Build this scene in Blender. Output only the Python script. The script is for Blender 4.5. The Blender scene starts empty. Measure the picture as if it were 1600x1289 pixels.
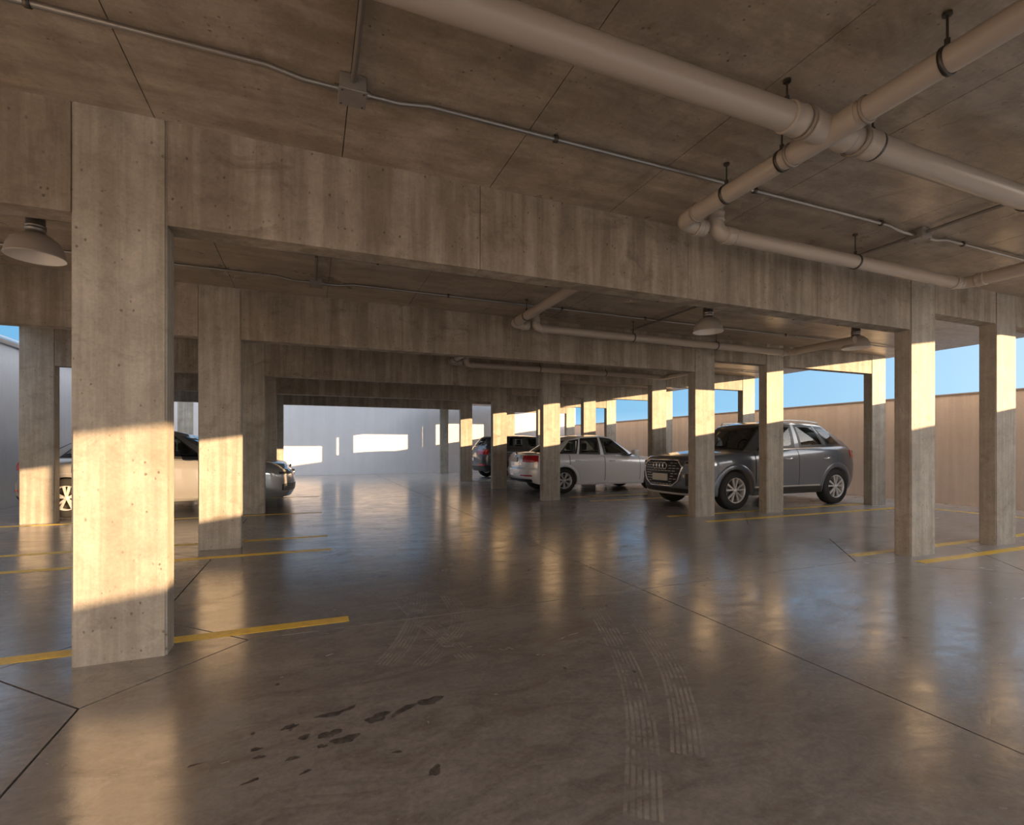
import bpy, bmesh, math, random
import numpy as np
from mathutils import Vector, Matrix

# ------------------------------------------------------------------ camera, sky, sun, exposure
SC = bpy.context.scene
COL = SC.collection
FPX, YAW, V0, CAMH = 778.3, math.radians(22.0), 697.8, 1.15
cd = bpy.data.cameras.new('camera'); cam = bpy.data.objects.new('camera', cd); COL.objects.link(cam)
cd.sensor_fit = 'HORIZONTAL'; cd.sensor_width = 36.0
cd.lens = 36.0 * FPX / 1600.0
cd.shift_y = (V0 - 644.5) / 1600.0
cd.clip_start = 0.05; cd.clip_end = 500
cam.location = (0, 0, CAMH)
cam.rotation_euler = (math.pi / 2, 0, -YAW)
SC.camera = cam

vs = SC.view_settings
vs.view_transform = 'Standard'; vs.look = 'None'; vs.gamma = 1.0; vs.use_curve_mapping = False
vs.exposure = 1.36
SKY_STRENGTH = 1.0
SC.cycles.max_bounces = 16; SC.cycles.diffuse_bounces = 10; SC.cycles.glossy_bounces = 5; SC.cycles.transparent_max_bounces = 12
SUN_ENERGY = 6.0
SUN_A, SUN_K = 1.10, 0.145            # dX/dY and dZ/dX of the low sun

world = bpy.data.worlds.new('world'); SC.world = world; world.use_nodes = True
wn = world.node_tree; wn.nodes.clear()
wo = wn.nodes.new('ShaderNodeOutputWorld'); wb = wn.nodes.new('ShaderNodeBackground')
wt = wn.nodes.new('ShaderNodeTexCoord'); wsx = wn.nodes.new('ShaderNodeSeparateXYZ'); wr = wn.nodes.new('ShaderNodeValToRGB')
wn.links.new(wt.outputs['Generated'], wsx.inputs[0]); wn.links.new(wsx.outputs['Z'], wr.inputs[0])
# clear-sky brightening towards the sun (CIE clear sky: falls off as exp(-3 x angle))
sdir = Vector((SUN_A, -1.0, SUN_A*SUN_K)).normalized()
dp = wn.nodes.new('ShaderNodeVectorMath'); dp.operation = 'DOT_PRODUCT'; nv_ = wn.nodes.new('ShaderNodeVectorMath'); nv_.operation = 'NORMALIZE'
wn.links.new(wt.outputs['Generated'], nv_.inputs[0]); wn.links.new(nv_.outputs[0], dp.inputs[0]); dp.inputs[1].default_value = sdir
def wmath(op, a, b=None):
    m = wn.nodes.new('ShaderNodeMath'); m.operation = op
    for i_, v in enumerate((a, b)):
        if v is None: continue
        if isinstance(v, (int, float)): m.inputs[i_].default_value = v
        else: wn.links.new(v, m.inputs[i_])
    return m.outputs[0]
glow = wmath('MULTIPLY', wmath('EXPONENT', wmath('MULTIPLY', wmath('ARCCOSINE', dp.outputs['Value']), -3.0)), 10.0)
gm = wn.nodes.new('ShaderNodeMix'); gm.data_type = 'RGBA'; gm.blend_type = 'ADD'; gm.inputs[0].default_value = 1.0
gs = wn.nodes.new('ShaderNodeVectorMath'); gs.operation = 'SCALE'; gs.inputs[0].default_value = (0.38, 0.33, 0.28)
wn.links.new(glow, gs.inputs['Scale']); wn.links.new(wr.outputs[0], gm.inputs[6]); wn.links.new(gs.outputs[0], gm.inputs[7])
wn.links.new(gm.outputs[2], wb.inputs[0]); wn.links.new(wb.outputs[0], wo.inputs[0])
e = wr.color_ramp.elements
e[0].position = 0.0; e[0].color = (0.22, 0.32, 0.40, 1)
e[1].position = 1.0; e[1].color = (0.62, 0.69, 0.78, 1)
for pos, c in ((0.07, (0.085, 0.210, 0.325, 1)), (0.22, (0.070, 0.188, 0.325, 1))):
    n = e.new(pos); n.color = c
wb.inputs[1].default_value = SKY_STRENGTH

sl = bpy.data.lights.new('sun', 'SUN'); so = bpy.data.objects.new('sun', sl); COL.objects.link(so)
sl.energy = SUN_ENERGY; sl.angle = math.radians(0.25); sl.color = (1.0, 0.66, 0.36)
so.rotation_euler = Vector((-SUN_A, 1.0, -SUN_A * SUN_K)).to_track_quat('-Z', 'Y').to_euler()
so.location = (20, -15, 8)

# ------------------------------------------------------------------ helpers
RNG = random.Random(7)
def link(o, parent=None):
    COL.objects.link(o)
    if parent is not None: o.parent = parent
    return o
def tag(o, label=None, cat=None, group=None, kind=None):
    if label: o['label'] = label
    if cat: o['category'] = cat
    if group: o['group'] = group
    if kind: o['kind'] = kind
    return o
def empty(name, loc=(0, 0, 0), rz=0.0):
    o = bpy.data.objects.new(name, None); COL.objects.link(o)
    o.location = loc; o.rotation_euler = (0, 0, rz); o.empty_display_size = 0.2
    return o
class MB:
    """collects vertices and faces for one mesh object"""
    def __init__(self): self.v = []; self.f = []; self.m = []; self.s = []
    def add(self, vs, fs, mi=0, smooth=False):
        b = len(self.v); self.v += [tuple(map(float, p)) for p in vs]
        for f in fs:
            self.f.append([b + i for i in f]); self.m.append(mi); self.s.append(smooth)
        return self
    def box(self, lo, hi, mi=0):
        (a, b, c), (d, e_, f) = lo, hi
        v = [(a,b,c),(d,b,c),(d,e_,c),(a,e_,c),(a,b,f),(d,b,f),(d,e_,f),(a,e_,f)]
        return self.add(v, [(0,3,2,1),(4,5,6,7),(0,1,5,4),(1,2,6,5),(2,3,7,6),(3,0,4,7)], mi)
    def grid(self, P, mi=0, smooth=True, flip=False, closed_u=False):
        P = np.asarray(P, float); nu, nv = P.shape[:2]
        vs = P.reshape(-1, 3); fs = []
        for i in range(nu if closed_u else nu - 1):
            i2 = (i + 1) % nu
            for j in range(nv - 1):
                q = (i*nv+j, i2*nv+j, i2*nv+j+1, i*nv+j+1)
                fs.append(q[::-1] if flip else q)
        return self.add(vs, fs, mi, smooth)
    def tube(self, path, r, n=14, mi=0, caps=True):
        P = [Vector(p) for p in path]; N = len(P); rs = r if hasattr(r, '__len__') else [r]*N
        T = []
        for i in range(N):
            t = (P[min(i+1, N-1)] - P[max(i-1, 0)]); T.append(t.normalized())
        up = Vector((0, 0, 1)) if abs(T[0].z) < 0.9 else Vector((1, 0, 0))
        a = T[0].cross(up).normalized(); rings = []
        for i in range(N):
            if i:
                q = T[i-1].rotation_difference(T[i]); a = (q @ a).normalized()
            b = T[i].cross(a)
            rings.append([P[i] + (a*math.cos(2*math.pi*k/n) + b*math.sin(2*math.pi*k/n))*rs[i] for k in range(n)])
        G = [[tuple(rings[i][k]) for i in range(N)] for k in range(n)]
        self.grid(G, mi, True, flip=True, closed_u=True)
        if caps:
            self.add(rings[0], [list(range(n))[::-1]], mi); self.add(rings[-1], [list(range(n))], mi)
        return self
    def lathe(self, prof, c=(0,0,0), axis='z', n=28, mi=0):
        G = []
        for k in range(n):
            a = 2*math.pi*k/n; row = []
            for r, h in prof:
                if axis == 'z': p = (c[0]+r*math.cos(a), c[1]+r*math.sin(a), c[2]+h)
                elif axis == 'y': p = (c[0]+r*math.cos(a), c[1]+h, c[2]+r*math.sin(a))
                else: p = (c[0]+h, c[1]+r*math.cos(a), c[2]+r*math.sin(a))
                row.append(p)
            G.append(row)
        return self.grid(G, mi, True, closed_u=True)
    def mesh(self, name, mats):
        me = bpy.data.meshes.new(name); me.from_pydata(self.v, [], self.f)
        for m in (mats if isinstance(mats, (list, tuple)) else [mats]): me.materials.append(m)
        me.polygons.foreach_set('material_index', self.m); me.polygons.foreach_set('use_smooth', self.s)
        me.update(); return me
    def build(self, name, mats, parent=None, loc=None):
        o = bpy.data.objects.new(name, self.mesh(name, mats)); link(o, parent)
        if loc is not None: o.location = loc
        return o
def bevel_box(name, lo, hi, mat, w=0.01, seg=2, parent=None, loc=None):
    bm = bmesh.new(); bmesh.ops.create_cube(bm, size=1)
    for v in bm.verts:
        for k in range(3): v.co[k] = lo[k] if v.co[k] < 0 else hi[k]
    bmesh.ops.bevel(bm, geom=bm.edges[:], offset=w, segments=seg, affect='EDGES', profile=0.6)
    me = bpy.data.meshes.new(name); bm.to_mesh(me); bm.free(); me.materials.append(mat)
    o = bpy.data.objects.new(name, me); link(o, parent)
    if loc is not None: o.location = loc
    return o
def fillet(pts, r, n=6):
    pts = [Vector(p) for p in pts]; out = [pts[0]]
    for i in range(1, len(pts)-1):
        a, b, c = pts[i-1], pts[i], pts[i+1]
        u = (a-b).normalized(); w = (c-b).normalized()
        p0 = b+u*r; p1 = b+w*r
        for k in range(n+1):
            t = k/n; out.append(p0*(1-t)**2 + b*2*t*(1-t) + p1*t*t)
    out.append(pts[-1]); return out

# ------------------------------------------------------------------ materials
def new_mat(name):
    m = bpy.data.materials.new(name); m.use_nodes = True
    nt = m.node_tree; b = nt.nodes['Principled BSDF']; return m, nt, b
def plain(name, col, rough=0.5, metal=0.0, spec=0.5, coat=0.0, emis=None):
    m, nt, b = new_mat(name)
    b.inputs['Base Color'].default_value = (*col, 1); b.inputs['Roughness'].default_value = rough
    b.inputs['Metallic'].default_value = metal; b.inputs['Specular IOR Level'].default_value = spec
    b.inputs['Coat Weight'].default_value = coat; b.inputs['Coat Roughness'].default_value = 0.04
    return m
class NT:
    def __init__(self, nt): self.nt = nt
    def n(self, t, **kw):
        nd = self.nt.nodes.new(t)
        for k, v in kw.items(): setattr(nd, k, v)
        return nd
    def l(self, a, b): self.nt.links.new(a, b)
    def pos(self, scale=(1, 1, 1), off=(0, 0, 0)):
        g = self.n('ShaderNodeNewGeometry'); mp = self.n('ShaderNodeMapping')
        mp.inputs['Scale'].default_value = scale; mp.inputs['Location'].default_value = off
        self.l(g.outputs['Position'], mp.inputs['Vector']); return mp.outputs[0]
    def noise(self, vec, scale, detail=4, rough=0.55, dist=0.0):
        x = self.n('ShaderNodeTexNoise'); x.inputs['Scale'].default_value = scale; x.inputs['Detail'].default_value = detail
        x.inputs['Roughness'].default_value = rough; x.inputs['Distortion'].default_value = dist
        self.l(vec, x.inputs['Vector']); return x.outputs['Fac']
    def ramp(self, fac, stops):
        r = self.n('ShaderNodeValToRGB'); el = r.color_ramp.elements
        while len(el) < len(stops): el.new(0.5)
        for q, (p, c) in zip(el, stops):
            q.position = p; q.color = (c, c, c, 1) if not hasattr(c, '__len__') else (*c, 1)
        self.l(fac, r.inputs[0]); return r.outputs[0]
    def mix(self, fac, a, b, mode='MIX'):
        x = self.n('ShaderNodeMix', data_type='RGBA', blend_type=mode)
        for s, v in ((x.inputs[0], fac), (x.inputs[6], a), (x.inputs[7], b)):
            if hasattr(v, 'is_output') or isinstance(v, bpy.types.NodeSocket): self.l(v, s)
            elif hasattr(v, '__len__'): s.default_value = (*v, 1)
            else: s.default_value = v
        return x.outputs[2]
    def math(self, op, a, b=0.0):
        x = self.n('ShaderNodeMath', operation=op)
        for s, v in zip(x.inputs, (a, b)):
            if isinstance(v, bpy.types.NodeSocket): self.l(v, s)
            else: s.default_value = v
        return x.outputs[0]
    def bump(self, h, strength, dist, bsdf):
        x = self.n('ShaderNodeBump'); x.inputs['Strength'].default_value = strength; x.inputs['Distance'].default_value = dist
        self.l(h, x.inputs['Height']); self.l(x.outputs[0], bsdf.inputs['Normal'])

def concrete(name, dark, light, stain, streak=(11, 11, 0.45), streak_amt=0.55, rough=(0.55, 0.75), pits=True, spec=0.35, stain_amt=0.7, cloud=0.45):
    m, nt, b = new_mat(name); N = NT(nt)
    big = N.noise(N.pos(), 1.3, 5, 0.6, 0.4)
    c = N.mix(N.ramp(big, [(0.32, 0.0), (0.68, 1.0)]), dark, light)
    st = N.noise(N.pos(streak), 1.6, 5, 0.65)
    c = N.mix(N.math('MULTIPLY', N.ramp(st, [(0.42, 1.0), (0.62, 0.0)]), streak_amt), c, stain)
    bl = N.noise(N.pos((1, 1, 1.4), (3.1, 7.7, 1.3)), 2.6, 6, 0.7, 0.8)
    c = N.mix(N.math('MULTIPLY', N.ramp(bl, [(0.56, 0.0), (0.72, 1.0)]), stain_amt), c, stain)
    cl = N.noise(N.pos((1, 1, 1), (1.7, 4.2, 8.8)), 5.5, 6, 0.72, 0.5)
    c = N.mix(cloud, c, N.ramp(cl, [(0.28, 0.45), (0.62, 1.0)]), 'MULTIPLY')
    fine = N.noise(N.pos(), 60, 3, 0.7)
    c = N.mix(0.22, c, N.ramp(fine, [(0.3, 0.25), (0.7, 1.0)]), 'MULTIPLY')
    h = fine
    if pits:
        vo = N.n('ShaderNodeTexVoronoi'); vo.inputs['Scale'].default_value = 24
        N.l(N.pos((1, 1, 0.75)), vo.inputs['Vector'])
        msk = N.ramp(N.noise(N.pos((1, 1, 1), (9, 2, 5)), 7, 2), [(0.50, 0.0), (0.60, 1.0)])
        pd = N.math('ADD', vo.outputs['Distance'], N.math('MULTIPLY', N.math('SUBTRACT', fine, 0.5), 0.25))
        pit = N.math('MULTIPLY', N.ramp(pd, [(0.09, 1.0), (0.18, 0.0)]), msk)
        c = N.mix(N.math('MULTIPLY', pit, 0.75), c, (stain[0]*0.45, stain[1]*0.45, stain[2]*0.45))
        h = N.math('SUBTRACT', N.math('MULTIPLY', fine, 0.35), pit)
    N.l(c, b.inputs['Base Color'])
    rr = N.n('ShaderNodeMapRange'); N.l(big, rr.inputs[0]); rr.inputs[3].default_value = rough[0]; rr.inputs[4].default_value = rough[1]
    N.l(rr.outputs[0], b.inputs['Roughness']); b.inputs['Specular IOR Level'].default_value = spec
    N.bump(h, 0.35, 0.006, b)
    return m
M = {}
M['column'] = concrete('column_concrete', (0.42, 0.38, 0.32), (0.55, 0.505, 0.435), (0.25, 0.21, 0.16), streak_amt=0.42)
M['beam'] = concrete('beam_concrete', (0.38, 0.325, 0.26), (0.50, 0.435, 0.36), (0.17, 0.135, 0.10), streak=(5, 5, 0.35), streak_amt=0.55)
M['ceiling'] = concrete('ceiling_concrete', (0.44, 0.37, 0.295), (0.57, 0.49, 0.40), (0.23, 0.175, 0.125), streak=(0.8, 4, 1), streak_amt=0.5, rough=(0.20, 0.40), spec=0.5, cloud=0.6)
M['wall_beige'] = concrete('wall_beige_render', (0.70, 0.60, 0.53), (0.76, 0.66, 0.58), (0.60, 0.51, 0.445), streak=(4, 4, 0.15), streak_amt=0.5, pits=False, stain_amt=0.15, cloud=0.12)
M['wall_white'] = concrete('wall_white_render', (0.64, 0.62, 0.63), (0.68, 0.66, 0.67), (0.57, 0.55, 0.56), streak=(3, 3, 0.1), streak_amt=0.3, pits=False, stain_amt=0.1, cloud=0.06)
M['wall_bounce'] = concrete('wall_bounce_render', (0.82, 0.80, 0.79), (0.87, 0.85, 0.84), (0.76, 0.74, 0.73), streak=(3, 3, 0.1), streak_amt=0.3, pits=False, stain_amt=0.1, cloud=0.05)  # pale render of the unseen added walls that bounce sunlight
def floor_mat():
    m, nt, b = new_mat('polished_concrete_floor'); N = NT(nt)
    big = N.noise(N.pos((0.5, 1, 1)), 0.9, 6, 0.62, 0.6)
    c = N.mix(N.ramp(big, [(0.32, 0.0), (0.7, 1.0)]), (0.235, 0.21, 0.19), (0.40, 0.365, 0.335))
    md = N.noise(N.pos((0.7, 1.5, 1), (4, 1, 0)), 3.2, 7, 0.7, 1.2)
    c = N.mix(N.math('MULTIPLY', N.ramp(md, [(0.47, 0.0), (0.70, 1.0)]), 0.7), c, (0.15, 0.12, 0.10))
    fine = N.noise(N.pos(), 45, 4, 0.7)
    bl2 = N.noise(N.pos((0.8, 1.3, 1), (7, 3, 0)), 8.5, 7, 0.75, 0.9)
    c = N.mix(0.5, c, N.ramp(bl2, [(0.30, 0.45), (0.55, 0.95), (0.75, 1.25)]), 'MULTIPLY')
    c = N.mix(0.4, c, N.ramp(fine, [(0.25, 0.3), (0.7, 1.05)]), 'MULTIPLY')
    vo = N.n('ShaderNodeTexVoronoi'); vo.inputs['Scale'].default_value = 7; N.l(N.pos((1.3, 0.8, 1)), vo.inputs['Vector'])
    msk = N.ramp(N.noise(N.pos((1, 1, 1), (2, 8, 5)), 3, 2), [(0.54, 0.0), (0.6, 1.0)])
    sp = N.math('MULTIPLY', N.ramp(vo.outputs['Distance'], [(0.05, 1.0), (0.11, 0.0)]), msk)
    c = N.mix(N.math('MULTIPLY', sp, 0.7), c, (0.03, 0.025, 0.02))
    # grimy lane; bays towards the beige wall painted lighter, skylight put into the colour
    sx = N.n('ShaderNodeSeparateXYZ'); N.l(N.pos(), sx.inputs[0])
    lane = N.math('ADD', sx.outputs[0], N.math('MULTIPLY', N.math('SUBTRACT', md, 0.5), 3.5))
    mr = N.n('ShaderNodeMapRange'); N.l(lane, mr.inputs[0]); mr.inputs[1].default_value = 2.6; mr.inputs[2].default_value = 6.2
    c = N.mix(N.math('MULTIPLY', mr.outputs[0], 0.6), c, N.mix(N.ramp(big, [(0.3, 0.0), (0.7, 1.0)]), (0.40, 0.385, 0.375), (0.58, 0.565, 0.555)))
    N.l(c, b.inputs['Base Color'])
    r = N.n('ShaderNodeMapRange'); N.l(md, r.inputs[0]); r.inputs[1].default_value = 0.3; r.inputs[2].default_value = 0.75
    r.inputs[3].default_value = 0.11; r.inputs[4].default_value = 0.31
    N.l(r.outputs[0], b.inputs['Roughness']); b.inputs['IOR'].default_value = 2.6
    N.bump(N.math('ADD', N.math('MULTIPLY', md, 1.0), N.math('MULTIPLY', fine, 0.1)), 0.08, 0.02, b)
    return m
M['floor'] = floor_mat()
M['court'] = concrete('bounce_paving', (0.66, 0.61, 0.55), (0.72, 0.67, 0.61), (0.55, 0.50, 0.44), pits=False)  # unseen pale paving, added to bounce light up under the ceiling
M['joint'] = plain('joint_dark', (0.025, 0.02, 0.017), 0.8)
M['ground'] = plain('asphalt_ground', (0.10, 0.095, 0.09), 0.85)
def yellow_mat():
    m, nt, b = new_mat('yellow_road_paint'); N = NT(nt)
    w = N.noise(N.pos(), 14, 5, 0.7)
    c = N.mix(N.ramp(w, [(0.35, 0.0), (0.6, 1.0)]), (0.72, 0.46, 0.05), (0.92, 0.60, 0.05))
    N.l(c, b.inputs['Base Color']); b.inputs['Roughness'].default_value = 0.35; return m
M['yellow'] = yellow_mat()
M['pvc'] = plain('pvc_cream', (0.43, 0.375, 0.32), 0.32)
M['pvc_ring'] = plain('pvc_ring_grey', (0.28, 0.24, 0.20), 0.4)
M['steel_dark'] = plain('dark_steel_hanger', (0.10, 0.09, 0.08), 0.45, 0.8)
M['galv'] = plain('galvanised_conduit', (0.33, 0.31, 0.29), 0.38, 0.8)
M['box_grey'] = plain('junction_box_grey', (0.28, 0.26, 0.24), 0.5, 0.3)
M['lamp_grey'] = plain('lamp_enamel_grey', (0.52, 0.47, 0.42), 0.35)
M['lamp_white'] = plain('lamp_reflector_white', (0.80, 0.76, 0.72), 0.3)
M['coping'] = plain('metal_coping', (0.62, 0.62, 0.63), 0.3, 0.7)
M['coping_beige'] = plain('coping_beige', (0.30, 0.245, 0.205), 0.6)
def oil_mat():
    m, nt, b = new_mat('oil_stain_dark'); N = NT(nt)
    b.inputs['Base Color'].default_value = (0.055, 0.045, 0.038, 1); b.inputs['Roughness'].default_value = 0.2
    tr = N.n('ShaderNodeBsdfTransparent'); mx = N.n('ShaderNodeMixShader'); out = nt.nodes['Material Output']
    N.l(N.ramp(N.noise(N.pos(), 22, 5, 0.7), [(0.30, 0.15), (0.62, 0.65)]), mx.inputs[0])
    N.l(tr.outputs[0], mx.inputs[1]); N.l(b.outputs[0], mx.inputs[2]); N.l(mx.outputs[0], out.inputs['Surface']); return m
M['oil'] = oil_mat()
def mark_mat():
    m, nt, b = new_mat('tyre_dust'); N = NT(nt)
    b.inputs['Base Color'].default_value = (0.62, 0.56, 0.50, 1); b.inputs['Roughness'].default_value = 0.5
    tr = N.n('ShaderNodeBsdfTransparent'); mx = N.n('ShaderNodeMixShader'); out = nt.nodes['Material Output']
    N.l(N.math('MULTIPLY', N.ramp(N.noise(N.pos(), 9, 4, 0.7), [(0.4, 0.0), (0.7, 1.0)]), 0.42), mx.inputs[0])
    N.l(tr.outputs[0], mx.inputs[1]); N.l(b.outputs[0], mx.inputs[2]); N.l(mx.outputs[0], out.inputs['Surface']); return m
M['mark'] = mark_mat()

# ------------------------------------------------------------------ layout of the frames (metres)
FY0, FSP = 3.255, 3.148
def FY(i): return FY0 + FSP*(i-1)
DEP, CEIL, ZB_MAIN, ZB_SIDE = 0.165, 2.945, 2.37, 2.58
ROW = {'K': (-4.00, -3.58), 'L': (-1.155, -0.735), 'P': (5.80, 6.22), 'S': (4.57, 4.98), 'Q': (7.38, 7.80), 'R': (10.19, 10.61), 'E': (5.15, 5.57)}
SLAB_X0, SLAB_X1, SLAB_Y0, SLAB_Y1 = -4.02, 10.85, -11.6, 20.95
COURT_X, COURT_Y, REAR_Y = 5.6, 1.0, -2.6
END_X, END_Y = 4.40, 16.10
WALL_L, WALL_R, WALL_F, YBACK = -5.3, 11.9, 21.6, -14.0
FRAMES = list(range(-3, 7))
def aisle_row(i): return 'P' if i in (1, 2) else ('S' if i >= 3 else None)

# floor: recessed saw-cut joints between real slabs, diamonds round the aisle columns
g = tag(MB().add([(-60,-80,-.06),(80,-80,-.06),(80,60,-.06),(-60,60,-.06)], [(0,1,2,3)]).build('ground', M['ground']), kind='structure')
fl = tag(MB().box((WALL_L-.1, YBACK, -.05), (WALL_R+.1, WALL_F+.1, -.024)).build('floor', M['joint']), kind='structure')
XJ = [WALL_L, -3.79, -0.945, 2.47, 6.01, 10.36, WALL_R]
YJ = [YBACK] + [FY(i)+DEP/2 for i in FRAMES] + [WALL_F]
def diamond(x, y):
    for i in FRAMES:
        yc = FY(i)+DEP/2
        if abs(yc-y) < .01:
            if abs(x+.945) < .01: return 0.6
            if abs(x-6.01) < .01 and i in (1, 2): return 0.95
    return 0.0
def slab_piece(name, poly):
    c = np.mean(poly, axis=0); G = 0.005; n = len(poly); P = []
    for k in range(n):                       # inset each edge by G
        a, b, d = (np.array(poly[(k-1) % n]), np.array(poly[k]), np.array(poly[(k+1) % n]))
        e1 = (b-a)/np.linalg.norm(b-a); e2 = (d-b)/np.linalg.norm(d-b)
        n1 = np.array((-e1[1], e1[0])); n2 = np.array((-e2[1], e2[0])); bis = n1+n2; bis /= np.linalg.norm(bis)
        P.append(b + bis*G/max(.3, float(bis@n1)))
    top = [(p[0], p[1], 0.0) for p in P]; bot = [(p[0], p[1], -.0235) for p in P]
    fs = [list(range(n)), list(range(n, 2*n))[::-1]] + [(k+n, (k+1) % n + n, (k+1) % n, k) for k in range(n)]
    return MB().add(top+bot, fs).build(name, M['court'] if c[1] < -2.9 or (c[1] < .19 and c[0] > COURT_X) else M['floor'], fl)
for ix in range(len(XJ)-1):
    for iy in range(len(YJ)-1):
        x0, x1, y0, y1 = XJ[ix], XJ[ix+1], YJ[iy], YJ[iy+1]; poly = []
        for (cx, cy, dirs) in ((x0, y0, ((0,1),(1,0))), (x1, y0, ((-1,0),(0,1))), (x1, y1, ((0,-1),(-1,0))), (x0, y1, ((1,0),(0,-1)))):
            d = diamond(cx, cy)
            if d: poly += [(cx+dirs[0][0]*d, cy+dirs[0][1]*d), (cx+dirs[1][0]*d, cy+dirs[1][1]*d)]
            else: poly.append((cx, cy))
        slab_piece('floor_slab', poly)
for x in XJ:
    for y in YJ:
        d = diamond(x, y)
        if d: slab_piece('floor_slab', [(x-d, y), (x, y-d), (x+d, y), (x, y+d)])

# walls
def wall(name, lo, hi, mat): return tag(MB().box(lo, hi).build(name, mat), kind='structure')
wl = wall('wall_left', (WALL_L-.2, YBACK, -.05), (WALL_L, WALL_F+.2, 3.12), M['wall_white'])
wc = wall('wall_bounce_court', (WALL_L-.6, YBACK, -.05), (WALL_L-.2, REAR_Y, 6.2), M['wall_bounce'])  # unseen tall wall added to bounce warm sunlight in from behind
wall('wall_bounce_1', (COURT_X-.3, COURT_Y, CEIL+.2), (9.6, COURT_Y+.2, 9.0), M['wall_bounce'])  # unseen facade added above the roof edge to bounce sun into the court
wall('wall_bounce_2', (COURT_X-.3, REAR_Y, CEIL+.2), (COURT_X-.1, COURT_Y, 9.0), M['wall_bounce'])  # second unseen facade, added to throw sunlight down on the paving
wu = wall('wall_bounce_upper', (9.6, COURT_Y, CEIL+.2), (SLAB_X1-.02, SLAB_Y1, 7.0), M['wall_bounce'])  # unseen block added: bounces sun onto the beige wall, stops sun over the slab
wall('wall_sun_block', (SLAB_X1-.20, SLAB_Y0, CEIL), (SLAB_X1, COURT_Y-.02, 4.8), M['wall_bounce'])  # unseen raised wall added to cut off the sun on the columns
wf = wall('wall_back', (WALL_L, WALL_F, -.05), (WALL_R+.2, WALL_F+.2, 3.05), M['wall_white'])
wr_ = wall('wall_right', (WALL_R, YBACK, -.05), (WALL_R+.18, WALL_F, 2.18), M['wall_beige'])
MB().tube([(WALL_L+.03, YBACK, 3.13), (WALL_L+.03, WALL_F, 3.13)], .07, 12).build('coping', M['coping'], wl)
MB().box((WALL_L-.25, YBACK, 3.17), (WALL_L+.06, WALL_F, 3.20)).build('coping', M['coping'], wl)
MB().box((WALL_R-.02, YBACK, 2.18), (WALL_R+.2, WALL_F, 2.205)).build('coping', M['coping_beige'], wr_)

# ceiling: roof slab with formwork panels
rs = MB(); rs.box((SLAB_X0, COURT_Y, CEIL+.012), (SLAB_X1, END_Y, CEIL+.20)); rs.box((SLAB_X0, REAR_Y, CEIL+.012), (COURT_X, COURT_Y, CEIL+.20)); rs.box((END_X, END_Y, CEIL+.012), (SLAB_X1, SLAB_Y1, CEIL+.20))
ceil = tag(rs.build('ceiling', M['joint']), kind='structure')
fas = MB()
fas.box((SLAB_X1, COURT_Y, CEIL-.0), (SLAB_X1+.02, SLAB_Y1, CEIL+.2)); fas.box((SLAB_X0-.02, REAR_Y, CEIL), (SLAB_X0, END_Y, CEIL+.2))
fas.box((END_X, SLAB_Y1, CEIL), (SLAB_X1, SLAB_Y1+.02, CEIL+.2)); fas.box((SLAB_X0, END_Y, CEIL), (END_X, END_Y+.02, CEIL+.2)); fas.box((END_X-.02, END_Y, CEIL), (END_X, SLAB_Y1, CEIL+.2))
fas.box((COURT_X, COURT_Y-.02, CEIL), (SLAB_X1, COURT_Y, CEIL+.2)); fas.box((COURT_X, REAR_Y, CEIL), (COURT_X+.02, COURT_Y-.02, CEIL+.2))
fas.build('fascia', M['beam'], ceil)
xs = [SLAB_X0] + [v for v in np.arange(0.18-.97*5, 11, .97) if SLAB_X0+.3 < v < SLAB_X1-.2] + [SLAB_X1]
ys = [REAR_Y] + [FY(i)+DEP/2 for i in FRAMES if i == 0] + [COURT_Y] + [FY(i)+DEP/2 for i in FRAMES if i >= 1] + [SLAB_Y1]
ys = [y for y in ys if y < END_Y-.3] + [END_Y] + [y for y in ys if y > END_Y]
xs = sorted([x for x in xs if min(abs(x-END_X), abs(x-COURT_X)) > .35] + [END_X, COURT_X])
# roof cut away behind the viewpoint: unseen open court added to let skylight in; only a strip goes on along the beige wall
for i in range(len(xs)-1):
    for j in range(len(ys)-1):
        q = .0025
        if ys[j] > END_Y-.1 and xs[i] < END_X-.1: continue
        if ys[j] < COURT_Y-.1 and xs[i] > COURT_X-.1: continue
        MB().box((xs[i]+q, ys[j]+q, CEIL), (xs[i+1]-q, ys[j+1]-q, CEIL+.0118)).build('ceiling_panel', M['ceiling'], ceil)

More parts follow.
